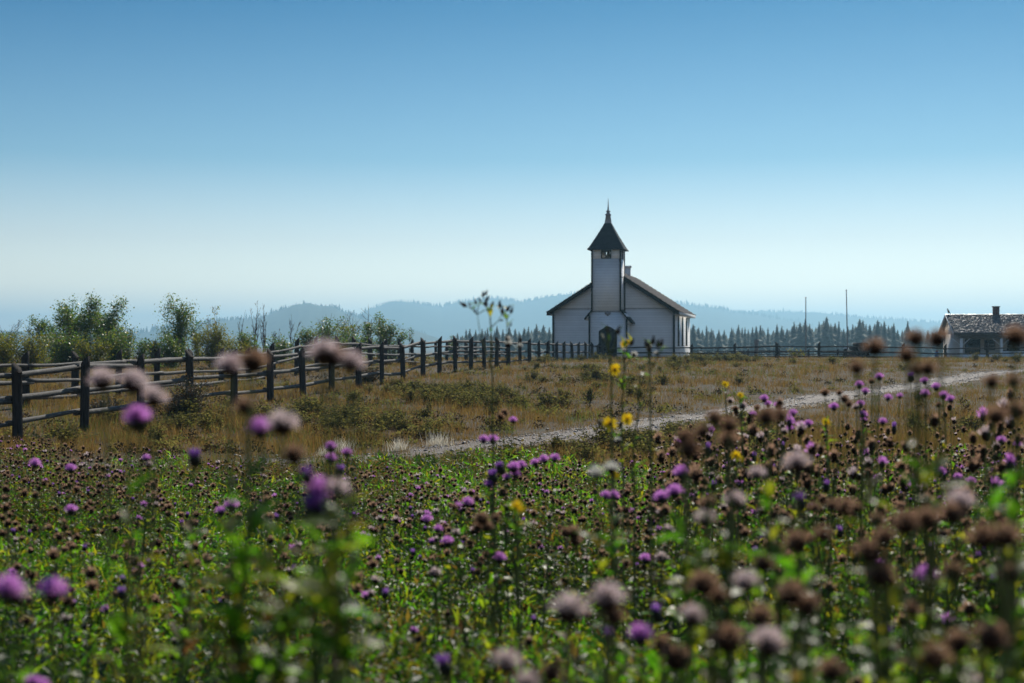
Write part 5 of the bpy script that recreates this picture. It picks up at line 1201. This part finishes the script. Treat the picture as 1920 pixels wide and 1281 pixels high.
# --- yellow flowers
def ray_flower(name, e, loc, size, az, tilt, seed):
    r = np.random.default_rng(seed); g = G(); n = 13
    pet = np.array([(.12, -.09, 0), (.5, -.17, .03), (.85, -.12, .0), (1, 0, -.04), (.85, .12, 0), (.5, .17, .03), (.12, .09, 0)])
    a = np.arange(n) * 2 * math.pi / n + r.normal(0, .07, n); Ms = rots(a, r.normal(-.12, .14, n), 0, size * r.uniform(.85, 1.05, n)); g.inst(pet, np.array([tuple(range(7))]), Ms, np.zeros((n, 3)) + (0, 0, .001))
    c = G(); ell(c, (0, 0, 0), (size * .27, size * .27, size * .14), 12, 6)
    h = c.build('flower', 'disc', e, smooth=True); g.build('petals', 'yellow', h)
    h.location = loc; h.rotation_euler = __import__('mathutils').Matrix([list(q) for q in rot(az, tilt, 0)]).to_euler(); return h
def weed(name, label, cat, d, foot, path, flowers, leaves_n, lm='leaf', stem_m='stem', seed=0, grp=None, sr=.0045, branches=(), buds=(), leafs=.06, fluffs=()):
    r = np.random.default_rng(seed); fx = (foot - 960) / F * d; base = np.array([fx, d, float(H(fx, d))]); e = empty(name, base, 0, label, cat, grp)
    rel = lambda px, py: at(px, py, d) - base
    gs = G(); P = [np.array([0, 0, -.03])] + [rel(*p) for p in path]
    Pn = np.array(P); tt_ = np.linspace(0, 1, len(Pn)); u = np.linspace(0, 1, 4 * len(Pn)); S = np.stack([np.interp(u, tt_, Pn[:, i]) for i in range(3)], -1) + np.concatenate([r.normal(0, .0015, (len(u), 2)), np.zeros((len(u), 1))], 1)
    gs.tube(S, np.linspace(sr, sr * .5, len(S)), 6)
    Ls = list(S)
    for br in branches:
        B = np.array([rel(*p) for p in br]); B[:, 1] += np.linspace(0, r.normal(0, .05), len(B)); gs.tube(B, np.linspace(sr * .45, sr * .28, len(B)), 5); Ls += list(B)
    gs.build('stem', stem_m, e, smooth=True)
    if leaves_n:
        Ls = np.array(Ls); k = r.integers(0, len(Ls), leaves_n); gl = G()
        gl.inst(LLO[0] * (1, .7, 1), LLO[1], rots(r.uniform(0, 6.3, leaves_n), r.uniform(-1.1, .2, leaves_n), 0, leafs * r.uniform(.6, 1.2, leaves_n)), Ls[k]); gl.build('leaves', lm, e)
    for i, (px, py, wv, tl) in enumerate(flowers): ray_flower('flower', e, rel(px, py), (wv + 3) / F * d * .5, -1.57 + r.normal(0, .12), tl, seed + i)
    for (px, py, ang, ln) in buds:
        g = G(); L = ln / F * d; V, Fc = lathe([(.05 * L, 0), (.24 * L, .18 * L), (.26 * L, .42 * L), (.13 * L, .72 * L), (.05 * L, 1.0 * L)], 7); g.add(V, Fc)
        for q in range(5): g.add([(0, 0, .5 * L), (.05 * L, 0, .5 * L), (.25 * L * math.cos(q * 1.3), .25 * L * math.sin(q * 1.3), 1.1 * L)], [(0, 1, 2)])
        o = g.build('bud', 'bud_dark', e); o.location = rel(px, py); o.rotation_euler = (0, R(ang), 0)
    for i, (px, py, wv) in enumerate(fluffs):
        o = bpy.data.objects.new('seed_head', head_mesh('fluff', True, i % 3)); col.objects.link(o); o.parent = e; o.location = rel(px, py + wv * .3); s = (wv - 2) / F * d / .040; o.scale = (s, s, s); o.rotation_euler = (r.normal(0, .4), r.normal(0, .4), 0)
    return e
weed('yellow_wildflower', 'tall green stemmed wildflower with two yellow blooms before the track', 'wildflower', 4.8, 1188, [(1190, 920), (1187, 850), (1196, 780), (1200, 720), (1201, 700)],
     [(1143, 796, 32, 1.05), (1176, 787, 24, 1.3)], 16, seed=1, grp='yellow wildflowers', branches=[[(1190, 860), (1184, 812), (1179, 792)], [(1189, 880), (1158, 826), (1146, 800)], [(1200, 735), (1194, 728), (1188, 722)]], fluffs=[(1160, 826, 14)], buds=[(1128, 800, -30, 16), (1160, 803, 20, 14)])
weed('yellow_wildflower', 'tall wildflower with a yellow bloom under the church door and seed heads above', 'wildflower', 5.2, 1168, [(1168, 900), (1165, 800), (1168, 720), (1171, 680), (1172, 660)],
     [(1153, 694, 25, 1.2), (1170, 645, 14, 1.4), (1177, 643, 12, .9)], 18, seed=2, grp='yellow wildflowers', branches=[[(1167, 730), (1158, 708), (1154, 697)], [(1170, 690), (1184, 672), (1187, 664)], [(1172, 670), (1182, 648), (1186, 641)], [(1170, 680), (1166, 665), (1169, 650)]],
     fluffs=[(1187, 664, 14), (1170, 656, 10), (1171, 671, 13)], buds=[(1182, 648, 25, 15)])
weed('yellow_wildflower', 'leafy wildflower with closed buds standing in front of the church door', 'wildflower', 4.4, 1150, [(1150, 900), (1146, 780), (1146, 700), (1142, 650), (1139, 622)],
     [], 15, lm='leaf_deep', seed=3, grp='yellow wildflowers', branches=[[(1146, 665), (1154, 640), (1158, 624)], [(1145, 660), (1133, 635), (1130, 626)]], buds=[(1157, 628, 15, 18), (1139, 624, -5, 14)], leafs=.035)
weed('yellow_wildflower', 'slender wildflower with four dark buds right of the church door', 'wildflower', 4.6, 1222, [(1222, 900), (1220, 780), (1218, 700), (1217, 655)],
     [], 10, seed=4, grp='yellow wildflowers', branches=[[(1218, 690), (1214, 660), (1213, 648)], [(1218, 680), (1222, 655), (1223, 645)], [(1218, 700), (1232, 668), (1234, 650)], [(1230, 675), (1238, 660), (1239, 650)]],
     buds=[(1213, 652, -10, 17), (1223, 647, 10, 18), (1233, 653, 5, 17), (1239, 651, 10, 16), (1217, 660, 0, 18)], fluffs=[(1232, 662, 11)], leafs=.035)
for k, (px, py, wv, d, lab) in enumerate([(1380, 855, 20, 5.4, 'small wildflower with one yellow orange bloom right of the brown bunch'), (1548, 791, 15, 5.8, 'small wildflower with one yellow bloom below the shorter flagpole'), (1360, 721, 12, 6.4, 'small orange wildflower high against the meadow right of the church'),
                                  (1388, 741, 12, 6.4, 'small orange wildflower just right of the higher orange one'), (1150, 890, 16, 4.6, 'small yellow wildflower beside the white seed heads'), (968, 950, 24, 3.2, 'blurred orange wildflower in the middle of the field')]):
    weed('yellow_wildflower', lab, 'wildflower', d, px + 4, [(px + 5, py + 90), (px + 1, py + 30), (px, py + 3)], [(px, py, wv, 1.1), (px + wv * .4, py + wv * .3, wv * .8, .7)][:2 if wv > 14 else 1], 12, seed=20 + k, grp='yellow wildflowers', leafs=.05)
weed('dried_weed', 'tall dried weed with branching pale stems and dark pointed seed buds against the hills', 'weed', 4.9, 926, [(926, 880), (924, 800), (923, 720), (921, 660), (921, 610), (919, 592), (914, 583)], [], 14, lm='leaf', stem_m='stem', seed=9, sr=.0042, leafs=.05,
     branches=[[(923, 700), (905, 640), (899, 618), (895, 590)], [(895, 590), (886, 580), (880, 573)], [(895, 590), (897, 575), (900, 568)], [(895, 590), (908, 582), (914, 580)], [(921, 614), (934, 602), (941, 590)], [(941, 590), (937, 580)], [(941, 590), (948, 585), (952, 582)], [(914, 583), (911, 572)], [(914, 583), (920, 576)], [(941, 590), (949, 598), (951, 612), (957, 612)], [(949, 598), (956, 590)], [(921, 640), (930, 650), (932, 655)], [(951, 612), (952, 640), (952, 648)], [(895, 590), (890, 586)], [(900, 570), (905, 560)], [(923, 690), (960, 665), (972, 650)], [(886, 580), (875, 574)]],
     buds=[(875, 575, -60, 16), (881, 574, -15, 8), (890, 587, 5, 9), (893, 571, -15, 11), (900, 566, -20, 9), (905, 558, 5, 12), (909, 554, 25, 11), (910, 565, 35, 13), (911, 576, 0, 15), (906, 572, 30, 10), (920, 577, 25, 13), (937, 578, 0, 15), (942, 588, 0, 14), (949, 584, 35, 14), (957, 588, 20, 13), (957, 612, 10, 8), (944, 600, -100, 8), (974, 642, 10, 14), (950, 640, 0, 12), (931, 640, 0, 10)], fluffs=[(953, 645, 16), (950, 634, 12), (974, 648, 12)])
